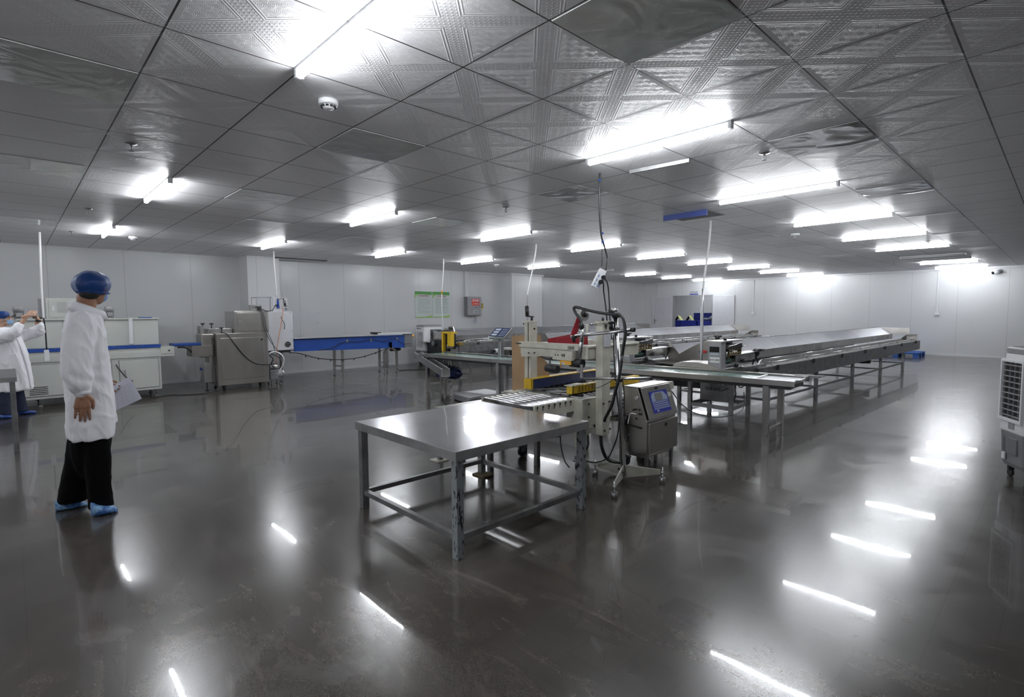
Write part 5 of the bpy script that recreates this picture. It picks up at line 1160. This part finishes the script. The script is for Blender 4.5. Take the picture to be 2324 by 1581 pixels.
b = MB(); b.tube([(-2.66, ya-.01, .515), (-2.70, ya-.03, .52), (-2.72, ya-.03, .48), (-2.73, ya-.035, .42)], .005); b.build('white_tube', 'wire_white', s)
b = MB(); b.tube([(-2.78, ya-.035, .42), (-2.79, ya-.04, .3), (-2.77, ya-.05, .2), (-2.72, ya-.1, .13), (-2.66, ya-.2, .09), (-2.6, 3.8, .085)], .013, n=10); b.build('umbilical_hose', 'hose', s)
b = MB(); b.bar((xb+.02, ya+.02, .135), (xb+.02, yb-.02, .135), .03); b.bar((xf-.05, ya+.02, .135), (xf-.05, yb-.02, .135), .03); b.bar((xb, ya+.03, .135), (xf-.03, ya+.03, .135), .03); b.bar((xb, yb-.03, .135), (xf-.03, yb-.03, .135), .03); b.build('trolley_frame', 'steel', s)
for x, y in ((xf-.04, ya+.03), (xf-.04, yb-.04), (xb+.02, ya-.06), (xb+.10, yb-.10)): MB().box((x-.013, y-.013, 0), (x+.013, y+.013, .14 if y > ya-.05 else .45)).build('leg', 'steel_dull', s)
for y in (4.16, 4.52): MB().cyl((xb-.02, y-.015, .05), (xb-.02, y+.015, .05), .05, n=20).build('wheel', 'rubber', s)
b = MB(); b.tube([(-2.70, 4.6, .76), (-2.62, 4.66, .66), (-2.55, 4.72, .54), (-2.45, 4.82, .45), (-2.3, 5.0, .41), (-2.25, 5.4, .43), (-2.4, 5.8, .56)], .005); b.build('power_cable', 'cable', s)

# ------------------------------------------------------------------ platform scale
s = thing('platform_scale', 'platform scale with a tilted blue keypad display on a steel column', 'scale', (-6.7, 5.55, 0))
c4 = [PZ(*q_, .12) for q_ in ((1029, 891), (1065, 902), (1144, 889), (1102, 882))]
for q_ in c4: q_.z = 0
b = MB(); b.prism([q+V((0, 0, .075)) for q in c4], (0, 0, .045)); b.build('platform', 'steel_bright', s, .006)
cc = sum(c4, V())/4
b = MB(); b.prism([cc+(q-cc)*.985+V((0, 0, .02)) for q in c4], (0, 0, .055)); b.build('base_frame', 'grey_plastic', s)
for q in c4: 
    w_ = cc+(q-cc)*.9; MB().cyl((w_.x, w_.y, 0), (w_.x, w_.y, .03), .03).build('foot', 'rubber', s)
px_, py_ = -6.60, 6.03
MB().box((px_-.10, py_-.09, .01), (px_+.10, py_+.06, .05)).build('column_bracket', 'steel_dull', s)
MB().box((px_-.038, py_-.038, .02), (px_+.038, py_+.038, 1.0)).build('column', 'tube_steel', s, .008)
ya_ = 5.98
hd_ = MB(); t_ = V((0, .10, .0))
a, b_, c, d = PY(1107, 764, 5.93), PY(1144, 766, 5.93), PY(1162, 744, 6.10), PY(1126, 742, 6.10)
nn_ = (b_-a).cross(d-a).normalized()
hd_.prism([a, b_, c, d], -nn_*.045); hb = hd_.build('display_head', 'steel', s, .006)
def HP(u, v, e=.001): return (a*(1-u)+b_*u)*(1-v)+(d*(1-u)+c*u)*v+nn_*e
MB().prism([HP(.05, .07), HP(.95, .07), HP(.95, .93), HP(.05, .93)], nn_*.002).build('keypad', 'navy', hb)
for v in (.16, .42, .68): MB().prism([HP(.12, v, .003), HP(.44, v, .003), HP(.44, v+.17, .003), HP(.12, v+.17, .003)], nn_*.001).build('readout', 'lcd', hb)
b = MB()
for i in range(4):
    for j in range(5): u, v = .56+.095*i, .14+.155*j; b.prism([HP(u, v, .003), HP(u+.055, v, .003), HP(u+.055, v+.06, .003), HP(u, v+.06, .003)], nn_*.001)
b.build('keys', 'lcd', hb)
b = MB(); b.box((px_-.03, py_-.08, .95), (px_+.03, py_+.03, 1.03)); b.bar((px_-.13, 5.98, .985), (px_+.05, 5.98, .985), .02); b.box((px_+.04, py_-.02, 1.0), (px_+.10, py_+.04, 1.08)); b.build('head_bracket', 'steel_dull', s)
tag(MB().tube([(px_+.12, py_+.05, .012), (px_+.5, py_-.15, .012), (px_+.95, py_-.3, .012), (px_+1.5, py_-.7, .012), (px_+1.95, py_-1.0, .012), (px_+2.1, py_-1.2, .012)], .007).build('floor_cable', 'cable'), 'black cable lying on the floor right of the scale column', 'cable')

# ------------------------------------------------------------------ foreground table
def frame_table(name, lab, x0, x1, y0, y1, H, legs, leg_m, rail_z, lw=.052, top='table_sheet', lip=.058, grp=None):
    s = thing(name, lab, 'table', ((x0+x1)/2, (y0+y1)/2, 0), group=grp)
    n = 14; b = MB(); vs = []
    for j in range(n+1):
        for i in range(n+1):
            u, v = i/n, j/n; z = H + .0035*math.sin(PI*u)*math.sin(PI*v)*(noise.noise(V((u*2.4+3, v*2.4, .3)))*2.2)
            vs.append(V((x0+(x1-x0)*u, y0+(y1-y0)*v, z)))
    b.add(vs, [(j*(n+1)+i, j*(n+1)+i+1, (j+1)*(n+1)+i+1, (j+1)*(n+1)+i) for j in range(n) for i in range(n)], True)
    tp = b.build('tabletop', top, s)
    b = MB(); e = .003; b.box((x0-e, y0-e, H-lip), (x1+e, y0, H)); b.box((x0-e, y1, H-lip), (x1+e, y1+e, H)); b.box((x0-e, y0, H-lip), (x0, y1, H)); b.box((x1, y0, H-lip), (x1+e, y1, H)); b.box((x0, y0, H-.03), (x1, y1, H-.012))
    b.build('top_edge', 'table_edge', tp, .0015)
    k = lw/2+.012
    pts = [(x0+k, y0+k), (x1-k, y0+k), (x1-k, y1-k), (x0+k, y1-k)]
    for q, m_ in zip(pts, leg_m): MB().box((q[0]-lw/2, q[1]-lw/2, 0), (q[0]+lw/2, q[1]+lw/2, H-.015)).build('leg', m_, s, .003)
    if rail_z:
        for i in range(4):
            a, c = V((*pts[i], rail_z)), V((*pts[(i+1) % 4], rail_z)); d = (c-a).normalized()*lw/2
            MB().bar(a+d, c-d, .034).build('lower_rail', 'steel_dull', s)
    return s
tb = frame_table('steel_table', 'low square stainless steel table in the foreground with chipped front leg', -3.585, -2.375, 1.815, 3.035, .652, 4, ('steel_dull', 'worn_leg', 'worn_leg', 'steel_dull'), .125)
b = MB(); b.box((-3.60, 2.93, 0), (-3.46, 3.05, .012)); b.box((-3.58, 2.96, .012), (-3.44, 3.04, .02), Matrix.Rotation(.2, 3, 'Z')); b.build('floor_pad', 'wood_pad', tb)
lt = frame_table('low_table', 'lower steel frame table half hidden behind the foreground table', -4.22, -3.80, 2.97, 3.86, .53, 4, ('steel_dull',)*4, None, .045, 'steel', .04)
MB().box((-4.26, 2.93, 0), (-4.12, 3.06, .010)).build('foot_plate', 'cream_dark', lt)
for x, y in ((-3.36, 3.10), (-3.45, 3.57)): pass
rs = thing('support_stand', 'pair of dark square posts propping up the roller infeed under the table edge', 'stand', (-3.4, 3.3, 0))
for x, y in ((-3.66, 3.20), (-3.40, 3.56)): MB().box((x-.022, y-.022, 0), (x+.022, y+.022, .553)).build('post', 'steel_dull', rs)
frame_table('steel_table', 'grey steel table cut off by the left edge of the picture', -8.8, -7.57, -.95, .03, .80, 4, ('steel_dull',)*4, None, .045, 'steel_dull', .05)

# ------------------------------------------------------------------ air coolers
def cooler(lab, loc, rz, w_, d, H, grey_top=True):
    s = thing('air_cooler', lab, 'air cooler', loc, rz, group='portable air coolers', local=True)
    b = MB(); zb = .10; zm = H*.36
    def ring(z, k): return [V((w_/2*k*cx-(.0), d/2*k*cy, z)) for cx, cy in ((-1, -.85), (-.9, -1), (.9, -1), (1, -.85), (1, .85), (.9, 1), (-.9, 1), (-1, .85))]
    MB().loft([ring(zb, .86), ring(zb+.04, .94), ring(zm, 1.)], smooth=False).build('water_tank', 'grey_plastic' if not grey_top else 'box_grey', s, .006)
    MB().loft([ring(zm, 1.02), ring(zm+.02, 1.03), ring(H-.05, .97)], smooth=False).build('housing', 'white_plastic', s, .006)
    MB().loft([ring(H-.05, .96), ring(H-.005, .98), ring(H+.01, .88)], smooth=False).build('top_panel', 'mid_grey', s, .004)
    return s, w_, d, H, zm
s, w_, d, H_, zm = cooler('tall white and grey portable air cooler at the right edge of the picture', (-.09, 6.22, 0), .5, .42, .36, 1.12)
b = MB(); z0, z1 = zm+.12, H_-.12; xx = -w_/2*1.0
b.box((xx-.006, -.14, z0), (xx+.02, .14, z1)); b.build('grille_recess', 'black', s)
for k in range(10): MB().box((xx-.024, -.135, z0+.02+k*(z1-z0)/10), (xx-.004, .135, z0+.028+k*(z1-z0)/10)).build('grille_slat', 'mid_grey', s)
b = MB(); b.box((xx-.026, -.16, z0-.02), (xx, -.14, z1+.02)); b.box((xx-.026, .14, z0-.02), (xx, .16, z1+.02)); b.box((xx-.026, -.16, z1), (xx, .16, z1+.025)); b.box((xx-.026, -.16, z0-.03), (xx, .16, z0)); b.build('grille_frame', 'white_plastic', s, .004)
b = MB()
for k in range(4): b.box((xx-.02, -.11+.07*k, z0), (xx-.012, -.105+.07*k, z1))
b.build('vertical_vanes', 'box_grey', s)
MB().box((-w_/2-.012, -.05, zm+.03), (-w_/2, .03, zm+.10)).build('badge', 'mid_grey', s, .003)
MB().box((-w_/2-.006, -.09, .22), (-w_/2+.01, .03, .36)).build('side_recess', 'grey_plastic', s, .004)
MB().box((-w_/2-.014, .06, .16), (-w_/2, .10, .22)).build('drain_latch', 'white_plastic', s, .004)
MB().box((-w_/2-.012, .09, .20), (-w_/2, .10, .36)).build('level_window', 'chrome', s)
b = MB(); b.prism([(-.02, -.1, H_+.01), (.12, -.1, H_+.05), (.12, .1, H_+.05), (-.02, .1, H_+.01)], (0, 0, .012)); b.build('raised_flap', 'box_grey', s)
for x, y in ((-.14, -.12), (.14, -.12), (-.14, .12), (.14, .12)):
    c = MB(); c.cyl((x-.012, y, .03), (x+.012, y, .03), .03, n=16); c.box((x-.018, y-.018, .055), (x+.018, y+.018, .12)); c.build('caster', 'rubber', s)
s, w_, d, H_, zm = cooler('small white and grey air cooler standing against the left wall under the posters', (-12.35, 8.55, 0), 0, .42, .62, 1.10)
xx = w_/2
b = MB(); b.box((xx-.02, -.10, .52), (xx+.010, .26, .98)); b.build('grille_recess', 'screen_dark', s)
b = MB()
for k in range(9): b.box((xx+.006, -.10, .55+k*.048), (xx+.022, .26, .562+k*.048))
b.build('grille_slats', 'mid_grey', s)
b = MB(); yy = -d/2
for k in range(16): b.box((-.14, yy-.012, .5+k*.027), (.14, yy-.002, .508+k*.027))
b.build('side_louvres', 'box_grey', s)
MB().box((-.05, yy-.014, .83), (.05, yy-.004, .90)).build('side_label', 'lcd', s)
b = MB(); b.box((-.12, yy-.012, 1.0), (-.06, yy-.004, 1.03)); b.box((0, yy-.012, 1.0), (.05, yy-.004, 1.02)); b.build('side_mark', 'black', s)
for x, y in ((-.14, -.2), (.14, -.2), (-.14, .2), (.14, .2)): MB().cyl((x-.012, y, .05), (x+.012, y, .05), .05, n=12).build('caster', 'rubber', s)
# ------------------------------------------------------------------ people
def fuse(mb, name, m, parent, voxel, sm=6, disp=0., freq=14., fold=None):
    me = mb.data(name+'_raw', V((0, 0, 0))); t = bpy.data.objects.new(name+'_raw', me); COL.objects.link(t)
    r = t.modifiers.new('r', 'REMESH'); r.mode = 'VOXEL'; r.voxel_size = voxel; r.adaptivity = 0
    if sm: q = t.modifiers.new('s', 'SMOOTH'); q.factor = .5; q.iterations = sm
    out = bpy.data.meshes.new_from_object(t.evaluated_get(bpy.context.evaluated_depsgraph_get())); bpy.data.objects.remove(t)
    if disp:
        ns = [v.normal.copy() for v in out.vertices]
        for v, nn in zip(out.vertices, ns):
            p = v.co; a = V((p.x*freq, p.y*freq, p.z*freq*.45))
            d = noise.noise(a)*.6+noise.noise(a*2.1)*.4; d = -abs(d)*1.3+.25
            e = noise.noise(V((p.x*9+4, p.y*9, p.z*5+p.y*6))); d += .5*max(0, 1-abs(e)*7)
            if fold: d += fold(p)
            v.co = p+nn*disp*d
    off = ORG[parent]
    for v in out.vertices: v.co -= off
    out.polygons.foreach_set('use_smooth', [True]*len(out.polygons))
    o = bpy.data.objects.new(name, out); COL.objects.link(o); out.materials.clear(); out.materials.append(MATS[m]); o.parent = parent; ORG[o] = off
    return o
def rows(mb, rws, xc, n=28, pw=.8):
    rings = []
    for py, a, c, hd in rws:
        p, q = PX(a, py, xc), PX(c, py, xc); yc, hw, z = (p.y+q.y)/2, (q.y-p.y)/2, (p.z+q.z)/2; r_ = []
        for k in range(n):
            f = 2*PI*k/n; cx, cy = math.cos(f), math.sin(f)
            r_.append(V((xc+hd*math.copysign(abs(cx)**pw, cx), yc+hw*math.copysign(abs(cy)**pw, cy), z)))
        rings.append(r_)
    return mb.loft(rings)
def limb(mb, pts, rads):
    P = [V(p) for p in pts]
    for i in range(len(P)-1): mb.cyl(P[i], P[i+1], rads[i], rads[i+1], 16)
    for p, r_ in zip(P, rads): mb.ell(p, (r_, r_, r_), 14, 9)
def hand(mb, wr, d, lat, nrm, curl, s=1., thumb=1):
    # d: along the hand, lat: across towards the thumb, nrm: back of hand
    d, lat, nrm = V(d).normalized(), V(lat).normalized(), V(nrm).normalized(); wr = V(wr)
    limb(mb, [wr-d*.05, wr, wr+d*.02*s], [.027*s, .025*s, .026*s])
    for k in range(4):
        t = (1.5-k)/1.5; base = wr+d*.086*s+lat*.032*s*t-nrm*.004*abs(t)
        limb(mb, [wr+d*.015*s+lat*.012*t*s, base], [.019*s, .0135*s])
        L = (.044, .050, .047, .037)[k]*s; c = curl[k]; p = base; a = 0.; rr = .0092*s
        q = [p]
        for j, l in enumerate((L, L*.62, L*.5)):
            a += c*(.7, 1., .7)[j]; dv = d*math.cos(a)-nrm*math.sin(a)+lat*.06*t; p = p+dv*l; q.append(p)
        limb(mb, q, [rr, rr*.94, rr*.86, rr*.74])
    b0 = wr+d*.025*s+lat*.028*s*thumb; b1 = b0+(d*.6+lat*.55*thumb-nrm*.35)*.042*s; b2 = b1+(d*.9+lat*.15*thumb-nrm*.3)*.034*s; b3 = b2+(d*.95-nrm*.25)*.026*s
    limb(mb, [wr+lat*.01, b0, b1, b2, b3], [.02*s, .0175*s, .0135*s, .0115*s, .0095*s])
def head_shapes(mb, C, face, s=1.):
    f = V(face).normalized(); up = V((0, 0, 1)); side = f.cross(up).normalized(); up = side.cross(f)
    R3 = Matrix((side, f, up)).transposed()
    def E(o, r): mb.ell(C+side*o[0]*s+f*o[1]*s+up*o[2]*s, tuple(x*s for x in r), 20, 14, R3)
    E((0, -.012, .035), (.076, .095, .083)); E((0, .020, -.01), (.068, .078, .090)); E((0, .036, -.062), (.052, .056, .050)); E((0, .074, -.088), (.024, .020, .018))
    E((0, .088, .022), (.052, .018, .013)); E((0, .102, -.012), (.012, .018, .026)); E((0, .112, -.026), (.016, .014, .012))
    E((.034, .086, -.020), (.022, .018, .020)); E((-.034, .086, -.020), (.022, .018, .020))
    E((0, .095, -.052), (.026, .012, .007)); E((0, .093, -.064), (.022, .012, .008))
    for sg in (-1, 1): E((sg*.078, .0, -.012), (.010, .020, .032)); E((sg*.082, -.008, -.002), (.007, .016, .020))
    return f, side, up, R3

# --- the man in the white coat, seen from behind
p1 = thing('person', 'person in white coat, black trousers and blue hair cap, looking away, holding a paper', 'person', (-4.93, .36, 0))
xc = -4.95
C = V((-4.93, .458, 1.635)); fdir = (-.86, .50, -.04)
b = MB(); f_, sd_, up_, R3 = head_shapes(b, C, fdir)
limb(b, [C+V((.0, -.035, -.06)), V((-4.94, .415, 1.50)), V((-4.945, .40, 1.40))], [.060, .058, .075])
rows(b, ((712, 165, 222, .12), (740, 152, 226, .16), (800, 150, 236, .15), (900, 158, 244, .14), (1000, 165, 245, .15)), xc)
SH, EL, WR = PX(184, 738, -4.76), PX(172, 842, -4.72), PX(186, 893, -4.72)
limb(b, [SH, EL, WR], [.05, .042, .027])
hand(b, WR, (.0, -.02, -1), (0, 1, .0), (1, 0, 0), (.12, .16, .2, .26), 1.08, 1)
SH2, EL2, WR2 = V((-5.12, .42, 1.36)), V((-5.17, .38, 1.09)), PX(222, 868, -5.19)
limb(b, [SH2, EL2, WR2], [.05, .042, .027])
hand(b, WR2, (0, .85, -.5), (.0, .5, .85), (-1, 0, 0), (.7, .7, .8, .8), .95, 1)
limb(b, [PX(215, 985, -4.86), PX(226, 1075, -4.85), PX(228, 1138, -4.835)], [.07, .052, .042])
limb(b, [PX(190, 985, -5.03), PX(180, 1075, -5.06), PX(152, 1130, -5.09)], [.085, .06, .045])
body = fuse(b, 'body', 'skin', p1, .0046, 2)
b = MB(); b.ell(C+up_*.034-f_*.012, (.087, .104, .088), 24, 16, R3); b.ell(C-f_*.045-up_*.035, (.066, .055, .045), 18, 12, R3); fuse(b, 'hair', 'hair', p1, .008, 3)
b = MB(); b.ell(C+V((.004, -.004, .036)), (.122, .116, .098), 72, 40, Matrix.Rotation(.10, 3, 'X'))
cap = b.build('hair_cap', 'cap_film', p1)
for v in cap.data.vertices:
    p = v.co+ORG[cap]-C; a = math.atan2(p.y, p.x); k = max(0, (.06-p.z)/.12)
    v.co += (V((p.x, p.y, 0)).normalized()*(.004*math.sin(a*19)*min(1, k)+.006*noise.noise(V((p.x*20, p.y*20, p.z*8)))) if (abs(p.x)+abs(p.y) > 1e-4) else V())+V((0, 0, .008*noise.noise(p*16)))
cap.data.update()
b = MB(); b.tube([C+V((.11*math.cos(t)*.93, .106*math.sin(t)*.93, -.024-.006*math.sin(t))) for t in [2*PI*k/24 for k in range(25)]], .006, fine=1); b.build('cap_band', 'cap_film', p1)
b = MB(); b.ell(C+f_*.088-up_*.042, (.058, .036, .052), 20, 14, R3); b.build('face_mask', 'mask', p1)
b = MB()
for sg in (-1, 1):
    b.tube([C+sd_*sg*.050+f_*.085-up_*.012, C+sd_*sg*.074+f_*.04+up_*.01, C+sd_*sg*.086-f_*.004+up_*.012, C+sd_*sg*.078+f_*.03-up_*.045, C+sd_*sg*.052+f_*.082-up_*.07], .002, 6)
b.build('mask_strap', 'wire_white', p1)
# coat
b = MB()
rows(b, ((701, 176, 214, .07), (707, 165, 224, .12), (717, 156, 231, .165), (740, 145, 236, .195), (780, 140, 241, .195), (840, 142, 249, .19), (900, 147, 256, .20), (950, 150, 259, .21), (990, 153, 258, .215)), xc)
limb(b, [PX(184, 734, -4.78), PX(176, 790, -4.735), PX(172, 835, -4.72), PX(178, 866, -4.72)], [.092, .088, .086, .078])
limb(b, [PX(178, 866, -4.72), PX(187, 888, -4.72)], [.078, .046]); b.cyl(PX(186, 884, -4.72), PX(188, 893, -4.72), .048, .046, 18)
limb(b, [SH2, EL2, WR2], [.085, .075, .048])
limb(b, [PX(168, 718, -4.95), PX(200, 708, -4.95)], [.045, .05])
def fold1(p):
    z = p.z; near = max(0, min(1, (p.x+4.86)/.08))
    return .38*near*math.sin((z*58)+(p.y*42)+3*noise.noise(p*7))*max(0, 1-abs(z-.98)/.22)+.45*math.sin(p.y*55+z*9+p.x*25)*max(0, min(1, (1.15-z)/.5))
coat = fuse(b, 'white_coat', 'cloth', p1, .011, 5, .012, 11., fold1)
# collar, placket, pocket
b = MB(); ctr = V((-4.94, .425, 1.46)); rg = []
for (r1, r2, z, tl) in ((.075, .080, .055, 0), (.094, .100, .045, 0), (.108, .118, -.012, 0), (.098, .108, -.012, 0), (.078, .083, .035, 0)):
    rg.append([ctr+V((r1*math.cos(t), r2*math.sin(t), z-.035*math.sin(t))) for t in [2*PI*k/32 for k in range(32)]])
rg.append(rg[0]); b.loft(rg, cap=False); b.build('collar', 'cloth', p1)
b = MB(); tt = [PX(231, 735, -5.0), PX(238, 775, -5.0), PX(247, 835, -5.0), PX(256, 900, -5.0), PX(260, 945, -5.0)]; b.tube([p+V((0, .004, 0)) for p in tt], .009, 8); b.build('button_placket', 'cloth', p1)
b = MB(); b.prism([PX(240, 985, -5.0), PX(256, 905, -5.0), PX(266, 940, -5.02), PX(268, 956, -5.02), PX(259, 962, -5.0), PX(259, 985, -5.0)], (-.02, 0, 0)); fuse(b, 'coat_flap', 'cloth', p1, .006, 3)
b = MB(); b.prism([PX(216, 868, -4.752), PX(236, 884, -4.765), PX(243, 925, -4.765), PX(228, 932, -4.752)], (-.012, 0, 0)); fuse(b, 'coat_pocket', 'cloth', p1, .005, 3, .003, 20)
b = MB(); b.cyl(PX(187, 886, -4.72), PX(188, 893, -4.72), .050, .047, 24); b.build('cuff', 'cloth', p1, .003)
# trousers and shoe covers
b = MB(); rows(b, ((955, 160, 250, .15), (1000, 157, 254, .16), (1030, 160, 250, .14), (1060, 170, 242, .10), (1085, 188, 224, .05)), -4.95)
rows(b, ((985, 190, 246, .075), (1050, 190, 253, .085), (1100, 196, 253, .085), (1130, 199, 256, .085), (1150, 200, 261, .088)), -4.835)
rows(b, ((985, 153, 232, .10), (1050, 144, 222, .10), (1100, 134, 209, .095), (1135, 128, 202, .095)), -5.07)
fuse(b, 'trousers', 'trousers', p1, .011, 4, .006, 9.)
def shoe(parent, h, t, x, m, w_=.052, hh=.085, name='shoe_cover'):
    a, c = PZ(*h, .02), PZ(*t, .02); a.x = c.x = x; d = c-a; rg = []
    for k in range(9):
        u = k/8; p = a+d*u; r_ = w_*(.55+.6*math.sin(PI*min(1, u*.85+.12)))*.92; z = hh*(1.05-.62*u) if u > .2 else hh*1.1
        if k == 0: r_ *= .6
        if k == 8: r_ *= .55; z *= .6
        lat = V((-d.y, d.x, 0)).normalized()
        rg.append([V((p.x, p.y, 0))+lat*r_*math.cos(2*PI*j/16)+V((0, 0, max(.001, z/2+z/2*math.sin(2*PI*j/16)))) for j in range(16)])
    b = MB().loft(rg); o = fuse(b, name, m, parent, .007, 3, .007, 28.)
    return o
shoe(p1, (204, 1160), (272, 1163), -4.77, 'shoe_film', .058, .095); shoe(p1, (124, 1146), (199, 1141), -5.09, 'shoe_film', .056, .075)
# paper held in the far hand
xa = -5.14
pp = thing('paper_sheet', 'sheet of printed paper held by the person in the black trousers', 'paper', tuple(PX(290, 890, xa)))
c4 = [PX(256, 934, xa-.02), PX(256, 876, xa-.02), PX(293, 854, xa), PX(322, 904, xa+.02)]
n = 10; me = bpy.data.meshes.new('sheet'); vs = []; uvs = []
for j in range(n+1):
    for i in range(n+1):
        u, v = i/n, j/n; q = (c4[0]*(1-u)+c4[3]*u)*(1-v)+(c4[1]*(1-u)+c4[2]*u)*v
        vs.append(q+V((.012*math.sin(PI*u)+.006*math.sin(PI*v), 0, 0))-ORG[pp]); uvs.append((u, v))
fs = [(j*(n+1)+i, j*(n+1)+i+1, (j+1)*(n+1)+i+1, (j+1)*(n+1)+i) for j in range(n) for i in range(n)]
me.from_pydata(vs, [], fs); uvl = me.uv_layers.new(name='UVMap')
for l in me.loops: uvl.data[l.index].uv = uvs[l.vertex_index]
o = bpy.data.objects.new('sheet', me); COL.objects.link(o); o.parent = pp; me.materials.append(MATS['print_paper']); sol = o.modifiers.new('t', 'SOLIDIFY'); sol.thickness = .0006

# --- the man photographing with his phone
X5 = -10.35
p2 = thing('person', 'person in white coat, jeans and pale blue face mask, raising a phone', 'person', (X5, -.02, 0))
C = PX(8, 724, X5); face = (.35, .93, .10); K = .86
b = MB(); f_, sd_, up_, R3 = head_shapes(b, C, face, K)
limb(b, [C+V((0, -.03, -.05)), PX(0, 742, X5), PX(4, 765, X5)], [.052, .055, .08])
rows(b, ((755, -14, 40, .12), (800, -16, 56, .15), (880, -14, 62, .15)), X5)
hp = PX(72, 722, X5+.12)                                       # between the hands
WRa, WRb = PX(62, 716, X5+.20), PX(84, 722, X5+.02)
S1, E1 = PX(2, 766, X5+.17), PX(34, 752, X5+.22)
S2, E2 = PX(40, 765, X5-.12), PX(86, 752, X5-.08)
limb(b, [S1, E1, WRa], [.05, .038, .024]); limb(b, [S2, E2, WRb], [.05, .038, .024])
hand(b, WRa, (-.2, .9, .35), (.0, -.3, .9), (.9, .1, .1), (.5, .6, .8, .9), .85, 1)
hand(b, WRb, (.3, -.5, .6), (.0, .3, .9), (-.9, .0, .1), (.6, .7, .8, .8), .85, 1)
limb(b, [PX(5, 875, X5+.08), PX(6, 905, X5+.08), PX(8, 935, X5+.10)], [.07, .055, .04]); limb(b, [PX(34, 875, X5-.1), PX(38, 905, X5-.1), PX(44, 930, X5-.1)], [.06, .05, .04])
fuse(b, 'body', 'skin_light', p2, .005, 2)
b = MB(); b.ell(C+up_*.030-f_*.012, (.072, .088, .078), 20, 14, R3); fuse(b, 'hair', 'hair', p2, .008, 2)
b = MB(); b.ell(C+V((-.01, -.022, .040)), (.094, .094, .072), 32, 20, Matrix.Rotation(.45, 3, 'X')); cap = b.build('hair_cap', 'cap_film', p2)
for v in cap.data.vertices:
    p = v.co+ORG[cap]-C; a = math.atan2(p.y, p.x); v.co += V((p.x, p.y, 0))*.03*math.sin(a*15)
b = MB(); b.ell(C+f_*.062*K*1.2-up_*.045*K, (.054, .036, .048), 20, 14, R3); b.build('face_mask', 'mask', p2)
b = MB()
for z in (-.02, -.038, -.055): b.tube([C+sd_*u+f_*(.105-abs(u)*.35)+up_*z for u in (-.045, -.02, 0, .02, .045)], .0015, 6, 2)
for sg in (-1, 1): b.tube([C+sd_*sg*.046+f_*.07-up_*.02, C+sd_*sg*.068+f_*.0+up_*.01, C+sd_*sg*.064+f_*.0-up_*.03, C+sd_*sg*.046+f_*.07-up_*.06], .0018, 6)
b.build('mask_pleats', 'wire_white', p2)
b = MB()
for sg in (-1, 1):
    g = C+sd_*sg*.030+f_*.088+up_*.022; n_ = 14
    b.tube([g+sd_*.024*math.cos(2*PI*k/n_)+up_*.015*math.sin(2*PI*k/n_) for k in range(n_+1)], .0018, 6, 1)
    b.tube([g+sd_*sg*.022, C+sd_*sg*.070+f_*.0+up_*.02], .0015, 6, 1)
b.tube([C+sd_*-.008+f_*.092+up_*.024, C+sd_*.008+f_*.092+up_*.024], .0018, 6, 1); b.build('glasses', 'black', p2)
b = MB()
for sg in (-1, 1): b.ell(C+sd_*sg*.028*K+f_*.086*K+up_*.018*K, (.011, .006, .005), 12, 8, R3)
b.build('eyes', 'glass_eye', p2)
b = MB()
rows(b, ((742, -12, 18, .07), (750, -20, 38, .15), (765, -24, 48, .18), (800, -26, 62, .19), (840, -26, 70, .20), (880, -26, 76, .20), (886, -26, 72, .20)), X5)
limb(b, [S1, PX(20, 760, X5+.2), E1, PX(44, 738, X5+.215)], [.09, .085, .075, .05]); limb(b, [S2, E2, PX(90, 738, X5-.03)], [.085, .08, .055])
def fold2(p): return .5*math.sin(p.y*60+p.x*30+p.z*8)*max(0, min(1, (1.2-p.z)/.5))
fuse(b, 'white_coat', 'cloth', p2, .012, 5, .014, 11., fold2)
b = MB(); b.prism([PX(18, 806, X5+.195), PX(36, 802, X5+.20), PX(50, 838, X5+.20), PX(20, 842, X5+.20)], (-.01, 0, 0)); b.build('coat_pocket', 'cloth', p2, .004)
b = MB(); b.tube([PX(36, 765, X5+.15), PX(52, 800, X5+.15), PX(64, 840, X5+.14), PX(70, 878, X5+.14)], .010, 8); b.build('button_placket', 'cloth', p2)
b = MB(); rows(b, ((850, -10, 44, .12), (890, -16, 48, .12)), X5); rows(b, ((880, -10, 24, .07), (910, -12, 26, .08), (940, -8, 28, .08)), X5+.10); rows(b, ((880, 10, 54, .09), (905, 16, 58, .085), (932, 24, 66, .085)), X5-.10)
fuse(b, 'jeans', 'jeans', p2, .012, 4, .008, 10.)
for (h, t, x, w_) in (((-6, 946), (34, 948), X5+.14, .055), ((40, 934), (84, 937), X5-.10, .055)):
    shoe(p2, h, t, x, 'shoe_film_dark', w_, .08)
b = MB(); b.cyl(WRb+V((0, .01, -.05)), WRb+V((0, .012, -.02)), .030, .030, 20); b.build('wristband', 'black', p2)
ph = thing('phone', 'black phone held up in both hands by the masked person', 'phone', tuple(PX(80, 718, X5+.10)))
q = PX(79, 717, X5+.11); M_ = Matrix.Rotation(-.25, 3, 'Z')
MB().box((q.x-.075, q.y-.004, q.z-.038), (q.x+.075, q.y+.006, q.z+.038), M_).build('phone_body', 'black', ph, .003)
MB().box((q.x-.068, q.y-.006, q.z-.033), (q.x+.068, q.y-.004, q.z+.033), M_, piv=q).build('screen', 'screen_dark', ph)
